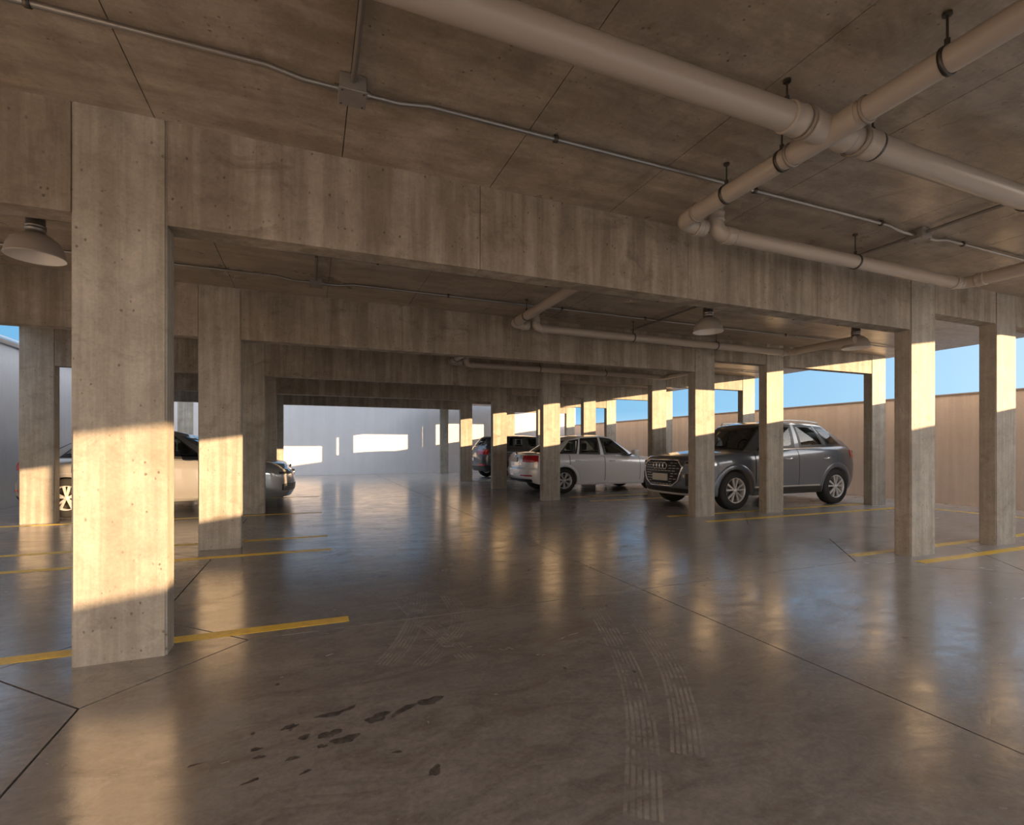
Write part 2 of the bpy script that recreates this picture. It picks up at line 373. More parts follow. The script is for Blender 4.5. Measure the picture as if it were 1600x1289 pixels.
# columns
ORD = ['first', 'second', 'third', 'fourth', 'fifth', 'sixth', 'seventh', 'eighth', 'ninth', 'tenth']
ROWTXT = {'K': 'outer row by the white side wall', 'L': 'aisle row on the grey saloon side', 'P': 'aisle row on the SUV side',
          'S': 'aisle row on the SUV side', 'Q': 'middle row on the SUV side', 'R': 'outer row by the beige wall', 'E': 'edge row at the added open court'}
col_mesh = {}
def column(row, i):
    x0, x1 = ROW[row]
    if row == 'S' and i == 6: x0, x1 = 5.08, 5.42
    w = round(x1-x0, 3)
    if w not in col_mesh:
        bm = bmesh.new(); bmesh.ops.create_cube(bm, size=1)
        for v in bm.verts: v.co = Vector((v.co.x*w, v.co.y*DEP, (v.co.z+.5)*CEIL))
        bmesh.ops.bevel(bm, geom=[e_ for e_ in bm.edges if abs(e_.verts[0].co.z-e_.verts[1].co.z) > 1], offset=.010, segments=2, affect='EDGES')
        me = bpy.data.meshes.new('concrete_column'); bm.to_mesh(me); bm.free(); me.materials.append(M['column']); col_mesh[w] = me
    o = bpy.data.objects.new('concrete_column', col_mesh[w]); link(o); o.location = ((x0+x1)/2, 20.62+DEP/2 if row == 'S' and i == 6 else FY(i)+DEP/2, 0)
    if row == 'S' and i == 6: return tag(o, 'slim concrete column standing alone close to the white back wall', 'column', 'concrete columns of the parking hall')
    tag(o, 'bare concrete column, %s from the back wall in the %s' % (ORD[6-i], ROWTXT[row]), 'column', 'concrete columns of the parking hall')
for i in FRAMES:
    for row in (('R',) if i < 0 else ('K', 'L', 'E', 'R') if i < 1 else ('K', 'S', 'Q', 'R') if i == 6 else ('K', 'L', aisle_row(i), 'Q', 'R')):
        if row: column(row, i)

# beams: each span its own beam, cast in segments with visible construction joints
def beam(x0, x1, i, zb, txt, cuts=()):
    root = empty('concrete_beam', ((x0+x1)/2, FY(i), zb)); pts = [x0] + [c for c in cuts if x0 < c < x1] + [x1]
    MB().box((x0-root.location.x, .016, .010), (x1-root.location.x, DEP-.016, CEIL-zb)).build('beam_core', M['joint'], root)
    for a, b in zip(pts[:-1], pts[1:]):
        m = MB().box((a+.002-root.location.x, .004, 0), (b-.002-root.location.x, DEP-.004, CEIL-zb)).build('beam_segment', M['beam'], root)
    tag(root, 'concrete beam %s, %s from the back wall' % (txt, ORD[6-i]), 'beam', 'concrete ceiling beams')
for i in FRAMES:
    ar = aisle_row(i) or 'Q'
    if i < 0: continue
    if i < 1:
        beam(ROW['K'][1], ROW['L'][0], i, ZB_MAIN, 'over the grey saloon side bays'); beam(ROW['L'][1], ROW['E'][0], i, ZB_MAIN, 'spanning the aisle', (1.08, 2.88, 4.41)); continue
    if i == 6:
        beam(ROW['Q'][1], ROW['R'][0], i, ZB_SIDE, 'from middle row to outer row at beige wall'); continue
    beam(ROW['K'][1], ROW['L'][0], i, ZB_MAIN, 'over the grey saloon side bays')
    beam(ROW['L'][1], ROW[ar][0], i, ZB_MAIN, 'spanning the aisle', (1.08, 2.88, 4.41))
    if ar != 'Q': beam(ROW[ar][1], ROW['Q'][0], i, ZB_SIDE, 'between SUV side aisle and middle rows')
    beam(ROW['Q'][1], ROW['R'][0], i, ZB_SIDE, 'from middle row to outer row at beige wall')

# ------------------------------------------------------------------ drain pipes hung under the ceiling
PR = 0.055
def hanger(parent, p, r, axis, ztop=CEIL):
    """ring clamp round a pipe with its threaded rod up to the ceiling"""
    x, y, z = p; n = 20; rr = r+.006; half = .009
    a = [(math.cos(2*math.pi*k/n), math.sin(2*math.pi*k/n)) for k in range(n)]
    prof = [(rr-.005, -half), (rr, -half), (rr, half), (rr-.005, half), (rr-.005, -half)]
    m = MB().lathe(prof, (x, y, z), axis, 24)
    m.tube([(x, y, z+r), (x, y, z+r+.035)], .011, 8)
    h = m.build('pipe_clamp', M['steel_dark'], parent)
    MB().tube([(x, y, z+r+.03), (x, y, ztop-.003)], .005, 8).tube([(x, y, ztop-.014), (x, y, ztop-.002)], .018, 10).build('threaded_rod', M['steel_dark'], h)
def coupling(parent, p, r, axis, ln=.09):
    prof = [(r, -ln/2), (r+.007, -ln/2), (r+.009, -ln/2+.012), (r+.005, -ln/2+.022), (r+.005, ln/2-.022), (r+.009, ln/2-.012), (r+.007, ln/2), (r, ln/2)]
    return MB().lathe(prof, p, axis, 24).build('coupling', M['pvc'], parent)
def seal(parent, p, r, axis):
    return MB().lathe([(r, -.006), (r+.011, -.006), (r+.011, .006), (r, .006)], p, axis, 24).build('seal_ring', M['pvc_ring'], parent)
def pipe(parent, pts, r=PR, name='pipe', bend=.09):
    return MB().tube(fillet(pts, bend) if len(pts) > 2 else pts, r, 20).build(name, M['pvc'], parent)
ZP, XE = 2.745, 2.44
def branch_run(y0, xend, ystart, label, turn):
    yb = y0-.42
    t = empty('drain_pipe', (XE, yb, ZP))
    off = Vector((XE, yb, ZP))
    def L(p): return tuple(Vector(p)-off)
    pipe(t, [L((XE, ystart, ZP)), L((XE, yb, ZP)), L((XE+.15, yb, ZP-.01))])
    coupling(t, L((XE+.15, yb, ZP-.01)), PR, 'x', .05); seal(t, L((XE, yb-.16, ZP)), PR, 'y')
    cap = MB().lathe([(0, .04), (PR+.002, .04), (PR+.002, -.02), (PR, -.02)], L((XE+.175, yb, ZP-.01)), 'x', 20).build('end_cap', M['pvc'], t)
    x2 = XE+.30; zl = ZP-.035
    pipe(t, [L((x2, yb-.02, CEIL-.002)), L((x2, yb-.02, zl)), L((xend, yb-.02, zl)), L((xend, yb-.02-turn, zl))], PR, 'pipe', .085)
    coupling(t, L((x2, yb-.02, zl+.11)), PR, 'z', .07); coupling(t, L((x2+.12, yb-.02, zl)), PR, 'x', .08); coupling(t, L((xend-.12, yb-.02, zl)), PR, 'x', .07)
    coupling(t, L((xend, yb-.17, zl)), PR, 'y', .07)
    hanger(t, L((XE, yb-.42, ZP)), PR, 'y', CEIL-ZP)
    n = max(2, int((xend-x2)/1.4))
    for k in range(1, n):
        x = x2+(xend-x2)*k/n; hanger(t, L((x, yb-.02, zl)), PR, 'x', CEIL-ZP)
    return tag(t, label, 'pipe', 'drain pipes under the ceiling')
b1 = branch_run(FY(1), 5.79, 0.30, 'large cream drain pipes meeting in a four-way cross fitting under the ceiling', 1.75)
branch_run(FY(2), 7.36, FY(1)+DEP+.02, 'cream drain pipe hung beyond the first aisle beam, ending near the lamps', 1.1)
branch_run(FY(3), 7.38, FY(2)+DEP+.02, 'cream drain pipe hung beyond the second aisle beam', 0.9)
# large collector pipe with the cross fitting
YM, ZM, RM = 1.755, 2.762, 0.066
t = empty('drain_pipe', (XE, YM, ZM))
pipe(t, [(-3.6, 0, 0), (8.4, 0, 0)], RM)
MB().lathe([(RM, -.15), (RM+.008, -.15), (RM+.011, -.135), (RM+.006, -.12), (RM+.006, .12), (RM+.011, .135), (RM+.008, .15), (RM, .15)], (0, 0, 0), 'x', 24).tube([(0, -.17, -.017), (0, .17, -.017)], PR+.008, 20).build('cross_fitting', M['pvc'], t)
for x in (-.24, .30): coupling(t, (x, 0, 0), RM, 'x', .10); seal(t, (x*.72, 0, 0), RM+.004, 'x')
for x in (-.28, .36, 1.9, 3.4, 5.0): hanger(t, (x, 0, 0), RM, 'x', CEIL-ZM)
for y in (-.2, .2): seal(t, (0, y, -.017), PR, 'y')
hanger(t, (0, -.52, -.017), PR, 'y', CEIL-ZM); hanger(t, (0, .26, -.017), PR, 'y', CEIL-ZM)
for ch in list(t.children):
    ch.parent = b1; ch.location = Vector(ch.location)+t.location-b1.location
bpy.data.objects.remove(t)

# ------------------------------------------------------------------ electrical conduit
RC, ZC = 0.0135, CEIL-.022
def clip(parent, p, axis):
    x, y, z = p
    m = MB().lathe([(RC, -.011), (RC+.006, -.011), (RC+.006, .011), (RC, .011)], p, axis, 12)
    m.box((x-.012, y-.012, z+RC-.002), (x+.012, y+.012, z+.0215))
    m.build('conduit_clip', M['steel_dark'], parent)
def conduit(y, x0, x1, boxes, branches, label, clips):
    t = empty('electrical_conduit', (x0, y, ZC)); off = Vector((x0, y, ZC))
    def L(p): return tuple(Vector(p)-off)
    xs_ = [x0] + list(boxes) + [x1]
    for k in range(len(xs_)-1):
        a = xs_[k]+(.045 if k else 0); b = xs_[k+1]-(.045 if k < len(xs_)-2 else 0); pts = [L((a, y, ZC-(.025 if k else 0)))]
        if k: pts += [L((a+.18, y, ZC-.025)), L((a+.34, y, ZC))]
        if k < len(xs_)-2: pts += [L((b-.34, y, ZC)), L((b-.18, y, ZC-.025)), L((b, y, ZC-.025))]
        else: pts.append(L((b, y, ZC)))
        MB().tube(pts, RC, 12).build('tube', M['galv'], t)
    for bx in boxes:
        c = L((bx, y, ZC))
        o = bevel_box('junction_box', (c[0]-.062, c[1]-.062, -.052), (c[0]+.062, c[1]+.062, .021), M['box_grey'], .005, 2, t)
        lid = bevel_box('box_lid', (c[0]-.066, c[1]-.066, -.060), (c[0]+.066, c[1]+.066, -.050), M['box_grey'], .003, 1, o)
        for sx in (-1, 1):
            for sy in (-1, 1): MB().lathe([(0, -.0625), (.005, -.0625), (.005, -.058)], (c[0]+sx*.05, c[1]+sy*.05, 0), 'z', 8).build('box_screw', M['steel_dark'], o)
            MB().tube([(c[0]+sx*.058, c[1], -.025), (c[0]+sx*.085, c[1], -.025)], .02, 12).build('cable_gland', M['galv'], o)
    for bx, ya, yb_ in branches:
        MB().tube([L((bx, ya, ZC-.012)), L((bx, yb_, ZC-.012))], RC, 12).build('branch_tube', M['galv'], t)
    for x in clips: clip(t, L((x, y, ZC)), 'x')
    return tag(t, label, 'conduit', 'galvanised conduit runs on the ceiling')
conduit(2.57, -3.9, 10.4, (0.19, 4.68), ((0.19, 2.51, 0.30), (4.68, 2.51, 1.95), (4.68, 2.63, 3.2)), 'grey metal conduit with two junction boxes passing above the crossing drain pipe', (-1.05, 1.31, 2.85, 4.2, 5.3, 6.6, 8.0))
conduit(2.57+FSP, -3.9, 10.4, (0.05, ), ((0.05, 5.66, 4.96), (4.50, 5.70, 4.96), (4.50, 5.73, 6.3)), 'grey metal conduit with one junction box beyond the first aisle beam', (-1.3, 1.5, 3.0, 4.3, 5.7, 7.0))
conduit(4.94, -3.9, 8.2, (), (), 'grey metal conduit feeding the row of dome lamps', (-1.2, .6, 2.4, 3.9, 6.2, 7.1))
conduit(2.57+2*FSP, -3.9, 10.4, (0.05, ), ((0.05, 8.80, 8.2),), 'grey metal conduit beyond the second aisle beam', (-1.3, 1.5, 4.3, 7.0))

# ------------------------------------------------------------------ dome lamps
def lamp(x, label):
    z = CEIL
    t = empty('dome_lamp', (x, 5.02, z-.31))
    MB().lathe([(0, .31), (.055, .31), (.06, .30), (.06, .25), (.066, .245), (.066, .235), (.06, .23), (.066, .222), (.066, .212), (.06, .207), (.062, .185), (.085, .16)], n=28).build('lamp_housing', M['galv'], t)
    MB().lathe([(.06, .18), (.10, .165), (.145, .125), (.175, .065), (.185, .01), (.19, .0), (.186, -.004)], n=36).build('lamp_shade', M['lamp_grey'], t)
    MB().lathe([(.186, -.004), (.178, .01), (.168, .06), (.138, .118), (.09, .152), (.0, .158)], n=36).build('lamp_reflector', M['lamp_white'], t)
    MB().lathe([(0, .07), (.03, .075), (.042, .10), (.03, .14), (0, .15)], n=20).build('bulb', M['lamp_white'], t)
    tag(t, label, 'lamp', 'dome lamps on the ceiling')
lamp(-2.0, 'grey dome ceiling lamp over the grey saloon side bays')
lamp(4.76, 'grey dome ceiling lamp over the aisle beside a branch conduit')
lamp(7.62, 'grey dome ceiling lamp at the end of the conduit near the SUV')

# ------------------------------------------------------------------ painted lines, stains and marks on the floor
def stripe(x0, x1, y0, y1, label, n=1):
    cx, cy = (x0+x1)/2, (y0+y1)/2
    o = MB().box((x0-cx, y0-cy, 0.0003), (x1-cx, y1-cy, .0022)).build('parking_line', M['yellow'], None, (cx, cy, 0))
    tag(o, label, 'parking line', 'yellow parking lines')
stripe(-4.9, .235, 3.445, 3.55, 'thick yellow line at the foot of the pitted column, grey saloon side')
stripe(-4.9, .22, 5.90, 6.0, 'yellow line before the second saloon side aisle column')
stripe(-4.9, .20, 6.80, 6.9, 'yellow line just behind the second saloon side aisle column')
stripe(-4.9, .18, 9.30, 9.4, 'yellow line in front of the grey saloon')
stripe(-4.9, .18, 12.3, 12.4, 'yellow line between the grey saloon and the dark car')
stripe(5.62, 10.6, 3.02, 3.12, 'yellow line before the SUV side aisle column furthest from the back wall')
stripe(5.3, 10.6, 3.48, 3.58, 'yellow line just behind the SUV side aisle column furthest from the back wall')
stripe(5.62, 10.6, 5.91, 6.01, 'yellow line in front of the columns beside the SUV')
stripe(5.45, 10.6, 6.60, 6.69, 'yellow line under the near side of the SUV')
stripe(5.45, 10.6, 9.05, 9.15, 'yellow line between the SUV and the silver saloon')
stripe(5.45, 10.6, 9.95, 10.05, 'yellow line beside the near wheels of the silver saloon')
stripe(10.6, 10.7, 3.02, 6.01, 'short yellow end line along the beige wall')
def ground_pt(u, v):
    D = CAMH*FPX/(v-V0); k = (u-800)/FPX
    return D*(math.sin(YAW)+k*math.cos(YAW)), D*(math.cos(YAW)-k*math.sin(YAW))
def stain(u, v, w, h, ang, seed):
    r = random.Random(seed); x, y = ground_pt(u, v); n = 26; ph = [r.uniform(0, 6.28) for _ in range(4)]
    P = []
    for k in range(n):
        a = 2*math.pi*k/n; q = 1+.22*math.sin(2*a+ph[0])+.16*math.sin(3*a+ph[1])+.10*math.sin(5*a+ph[2])+.06*math.sin(8*a+ph[3])
        px, py = w*q*math.cos(a), h*q*math.sin(a); P.append((px*math.cos(ang)-py*math.sin(ang), px*math.sin(ang)+py*math.cos(ang), .0008))
    o = MB().add(P+[(p[0], p[1], .0002) for p in P], [list(range(n))]).build('oil_stain', M['oil'], None, (x, y, 0))
    kind_ = ('large ragged' if w*h > .0015 else 'long thin' if w > 2.2*h else 'small rounded' if w > .021 else 'tiny')
    tag(o, kind_+' dark oil stain on the floor near the thick yellow line', 'stain', 'oil stains on the floor')
for k, (u, v, w, h, a) in enumerate([(515, 1117, .065, .016, -.1), (545, 1107, .03, .014, .3), (590, 1121, .055, .03, .2), (632, 1108, .06, .022, .5), (672, 1095, .05, .035, .2), (452, 1136, .035, .016, .5), (475, 1152, .025, .015, 0), (515, 1147, .04, .028, .3), (540, 1155, .045, .03, .1), (503, 1166, .018, .014, 0), (400, 1171, .022, .012, .2), (405, 1183, .02, .010, .1), (457, 1185, .022, .013, .3), (478, 1206, .018, .010, .4), (392, 1221, .025, .009, .2), (680, 1204, .03, .02, .6), (305, 1195, .022, .008, .2), (621, 1175, .018, .008, 0)]):
    stain(u, v, w, h, a, k)
def tyre_mark(pix, label):
    P = [Vector((*ground_pt(*p), .0011)) for p in pix]; Q = []
    for i in range(len(P)-1):                              # smooth polyline
        p0, p1, p2, p3 = P[max(i-1, 0)], P[i], P[i+1], P[min(i+2, len(P)-1)]
        for k in range(8):
            t = k/8; Q.append(.5*((2*p1)+(p2-p0)*t+(2*p0-5*p1+4*p2-p3)*t*t+(3*p1-p0-3*p2+p3)*t**3))
    Q.append(P[-1]); m = MB(); c = Q[0].copy(); c.z = 0
    for off in (-.055, -.033, -.011, .011, .033, .055):      # tread ribs
        A, B = [], []
        for i in range(len(Q)):
            d = (Q[min(i+1, len(Q)-1)]-Q[max(i-1, 0)]).normalized(); nrm = Vector((-d.y, d.x, 0))
            A.append(tuple(Q[i]+nrm*(off-.007)-c)); B.append(tuple(Q[i]+nrm*(off+.007)-c))
        m.grid([A, B], 0, False, flip=True)
    o = m.build('tyre_mark', M['mark'], None, tuple(c)); tag(o, label, 'tyre mark', 'faint tyre marks on the floor')
tyre_mark([(655, 925), (650, 965), (630, 1005), (600, 1040)], 'faint curved tyre mark at the end of the thick yellow line')
tyre_mark([(700, 930), (720, 970), (690, 1010), (660, 1040)], 'faint tyre mark crossing another near the floor joint')
tyre_mark([(735, 1030), (700, 1000), (655, 965), (620, 930)], 'faint tyre mark running against its neighbours')
tyre_mark([(930, 950), (975, 1030), (1000, 1120), (1005, 1280)], 'long pale tyre mark sweeping along the middle of the aisle')
tyre_mark([(990, 960), (1040, 1030), (1065, 1100), (1075, 1180)], 'pale tyre mark beside the long sweeping one')
# grey electrical cabinet on the back wall
o = bevel_box('wall_cabinet', (-.16, -.10, -.34), (.16, 0, .34), M['box_grey'], .01, 2, None, (11.05, WALL_F, 2.0))
tag(o, 'small grey electrical cabinet on the back wall near the beige wall', 'cabinet')

# ------------------------------------------------------------------ cars
def paint(name, col, metal=0.25, rough=0.30):
    m, nt, b = new_mat(name); N = NT(nt)
    fl_ = N.noise(N.pos(), 900, 1)
    N.l(N.mix(0.12, col, N.ramp(fl_, [(0.35, 0.4), (0.65, 1.0)]), 'MULTIPLY'), b.inputs['Base Color'])
    b.inputs['Metallic'].default_value = metal; b.inputs['Roughness'].default_value = rough
    b.inputs['Coat Weight'].default_value = 1.0; b.inputs['Coat Roughness'].default_value = 0.03
    return m
def glass_mat(name, tint):
    m, nt, b = new_mat(name); N = NT(nt); out = nt.nodes['Material Output']; nt.nodes.remove(b)
    tr = N.n('ShaderNodeBsdfTransparent'); tr.inputs[0].default_value = (*tint, 1)
    gl = N.n('ShaderNodeBsdfGlossy'); gl.inputs['Roughness'].default_value = 0.02; gl.inputs[0].default_value = (1, 1, 1, 1)
    fr = N.n('ShaderNodeFresnel'); fr.inputs[0].default_value = 1.55; mx = N.n('ShaderNodeMixShader')
    N.l(fr.outputs[0], mx.inputs[0]); N.l(tr.outputs[0], mx.inputs[1]); N.l(gl.outputs[0], mx.inputs[2]); N.l(mx.outputs[0], out.inputs['Surface']); return m
M['glass'] = glass_mat('car_glass', (0.78, 0.84, 0.80))
M['glass_dark'] = glass_mat('car_glass_dark', (0.36, 0.39, 0.39))
M['rubber'] = plain('tyre_rubber', (0.022, 0.021, 0.020), 0.75)
M['trim'] = plain('black_trim', (0.02, 0.02, 0.02), 0.38)
M['cabin'] = plain('dark_interior', (0.22, 0.21, 0.20), 0.8)
M['alloy'] = plain('alloy_silver', (0.78, 0.77, 0.75), 0.28, 0.45)
M['chrome'] = plain('chrome', (0.80, 0.79, 0.77), 0.14, 1.0)
M['lamp_clear'] = plain('headlamp_clear', (0.62, 0.62, 0.60), 0.08, 0.6, coat=1.0)
M['lamp_red'] = plain('tail_lamp_red', (0.50, 0.015, 0.02), 0.12, coat=1.0)
M['plate'] = plain('plate_white', (0.62, 0.58, 0.53), 0.45)
M['paint_grey'] = paint('paint_dark_grey', (0.13, 0.15, 0.18))
M['paint_silver'] = paint('paint_silver', (0.88, 0.91, 0.96), 0.12, 0.3)
M['paint_bronze'] = paint('paint_warm_grey', (0.34, 0.33, 0.315), 0.3, 0.3)
M['paint_black'] = paint('paint_near_black', (0.05, 0.05, 0.055), 0.2, 0.25)

def pchip(xk, yk):
    xk = np.asarray(xk, float); yk = np.asarray(yk, float); h = np.diff(xk); d = np.diff(yk)/h; m = np.zeros(len(xk))
    for i in range(1, len(xk)-1):
        if d[i-1]*d[i] > 0:
            w1 = 2*h[i]+h[i-1]; w2 = h[i]+2*h[i-1]; m[i] = (w1+w2)/(w1/d[i-1]+w2/d[i])
    m[0], m[-1] = d[0], d[-1]
    def f(x):
        x = np.clip(np.asarray(x, float), xk[0], xk[-1]); i = np.clip(np.searchsorted(xk, x, side='right')-1, 0, len(xk)-2)
        t = (x-xk[i])/h[i]
        return yk[i]*(1+2*t)*(1-t)**2 + h[i]*m[i]*t*(1-t)**2 + yk[i+1]*t*t*(3-2*t) + h[i]*m[i+1]*t*t*(t-1)
    return f
def smooth(t): t = np.clip(t, 0, 1); return t*t*(3-2*t)

class Car:
    def __init__(s, c):
        s.c = c; W = c['W']/2; xf, xr = c['xf'], c['xr']; s.W = W; s.xf, s.xr = xf, xr
        fr, rr_ = c.get('round_f', 1.0), c.get('round_r', 1.0)
        nodes = [(xf, 0), (xf-.012*fr, .28), (xf-.06*fr, .55), (xf-.16*fr, .77), (xf-.34*fr, .91), (xf-.62, .97), (xf-1.1, .995), ((xf+xr)/2, 1.0),
                 (xr+1.1, .995), (xr+.62, .97), (xr+.32*rr_, .92), (xr+.14*rr_, .79), (xr+.05*rr_, .55), (xr+.01*rr_, .28), (xr, 0)]
        q = np.arange(len(nodes)); fx = pchip(q, [n[0] for n in nodes]); fy = pchip(q, [n[1]*W for n in nodes])
        qq = np.linspace(0, len(nodes)-1, 3000); X, Y = fx(qq), fy(qq)
        arc = np.concatenate([[0], np.cumsum(np.hypot(np.diff(X), np.diff(Y)))]); arc /= arc[-1]
        s.arc, s.AX, s.AY = arc, X, Y
        s.z0 = pchip(*zip(*sorted(c['z0']))); s.zb = pchip(*zip(*sorted(c['zb']))); s.zc = pchip(*zip(*sorted(c['zc'])))
        s.ky = pchip(*zip(*c['ky'])); s.fo = pchip(*zip(*c['fo'])); s.ro = pchip(*zip(*c['ro']))
    # lower body surface: p = 0 front centre .. 1 rear centre along half the outline (negative p mirrors), s = 0 sill .. 1 shoulder
    def tub(s, p, v):
        sg = np.where(np.asarray(p) < 0, -1.0, 1.0); p = np.abs(p)
        x = np.interp(p, s.arc, s.AX); y = np.interp(p, s.arc, s.AY)
        z = s.z0(x)+(s.zb(x)-s.z0(x))*v
        endk = np.maximum(smooth((x-(s.xf-.7))/.7), smooth(((s.xr+.7)-x)/.7))
        k = s.ky(v); y = y*(k*(1-.35*endk)+.35*endk*(.5+.5*k))
        x = x+smooth((x-(s.xf-.8))/.8)**1.3*s.fo(v)-smooth(((s.xr+.8)-x)/.8)**1.3*s.ro(v)
        return np.stack([x, sg*y, z], -1)
    def p_x(s, x): return np.interp(-np.asarray(x), -s.AX, s.arc)
    def p_yf(s, y):
        h = len(s.AX)//2; return np.interp(y, s.AY[:h], s.arc[:h])
    def p_yr(s, y):
        h = len(s.AX)//2; return np.interp(y, s.AY[h:][::-1], s.arc[h:][::-1])
    def s_z(s, p, z):
        x = np.interp(np.abs(p), s.arc, s.AX); return (z-s.z0(x))/(s.zb(x)-s.z0(x))
    def tub_pz(s, p, z): return s.tub(p, np.clip(s.s_z(p, z), -.05, 1.0))
    # cabin surface: q along half perimeter nodes (negative mirrors), t = 0 belt .. 1 roof edge
    def cab(s, q, t):
        sg = np.where(np.asarray(q) < 0, -1.0, 1.0); q = np.abs(q); t = np.asarray(t, float)
        bx, by, tx, ty = s._cn; x0, y0, x1, y1 = bx(q), by(q)*s.W, tx(q), ty(q)*s.W
        zb = s.zb(x0)-.02+ (s.zc(x0)-s.zb(x0))*.75*np.clip(1-y0/(s.W*.9), 0, 1); zr = s._zr(x1)
        bul = np.sin(np.pi*np.clip(t, 0, 1))*.022
        x = x0+(x1-x0)*t; y = y0+(y1-y0)*t+bul*np.clip(y0/(.6*s.W), 0, 1)
        x = x+np.where(q < 2.2, 1, np.where(q > 5.8, -1, 0))*bul*.8
        return np.stack([x, sg*y, zb+(zr-zb)*t], -1)
    def normal(s, f, a, b, e=2e-3):
        da = f(a+e, b)-f(a-e, b); db = f(a, b+e)-f(a, b-e); n = np.cross(da, db); return n/np.maximum(np.linalg.norm(n, axis=-1, keepdims=True), 1e-9)
    def patch(s, f, A, B, off, mb, mi=0, rim=.012, ring=None, outward=None):
        """raised panel over surface f at parameter grids A, B"""
        P = f(A, B); n = s.normal(f, A, B)
        c = outward if outward is not None else np.array([(s.xf+s.xr)/2, 0, .6]); sg = np.sign(np.sum((P-c)*n, -1)).mean(); sg = 1 if sg >= 0 else -1
        P = P+n*sg*off; base = P-n*sg*(off+rim)
        nu, nv = P.shape[:2]
        v = np.cross(P[1, 0]-P[0, 0], P[0, 1]-P[0, 0]); flip = bool(np.dot(v, n[0, 0]*sg) < 0)
        if ring:                                            # material ring on the border cells
            fs0, fs1 = [], []
            for i in range(nu-1):
                for j in range(nv-1):
                    qd = (i*nv+j, (i+1)*nv+j, (i+1)*nv+j+1, i*nv+j+1); qd = qd[::-1] if flip else qd
                    (fs1 if (i < ring[0] or i >= nu-1-ring[0] or j < ring[1] or j >= nv-1-ring[1]) else fs0).append(qd)
            b0 = len(mb.v); mb.add(P.reshape(-1, 3), fs0, mi, True)
            for fq in fs1: mb.f.append([b0+k for k in fq]); mb.m.append(mi+1); mb.s.append(True)
        else: mb.grid(P, mi, True, flip)
        if rim:
            for a, b, fp in ((P[0], base[0], True), (P[-1], base[-1], False), (P[:, 0], base[:, 0], False), (P[:, -1], base[:, -1], True)):
                mb.grid(np.stack([a, b]), mi, False, fp != flip)
    def box_patch(s, fz, p0, p1, z0, z1, off, mb, mi=0, nu=24, nv=8, **kw):
        """tub panel between p0..p1 and heights z0..z1 (numbers or functions of p)"""
        g0 = np.linspace(p0, p1, nu)[:, None]*np.ones((1, nv)); w = np.linspace(0, 1, nv)[None, :]
        a = z0(g0) if callable(z0) else z0; b = z1(g0) if callable(z1) else z1
        s.patch(s.tub_pz, g0, a+(b-a)*w, off, mb, mi, **kw)

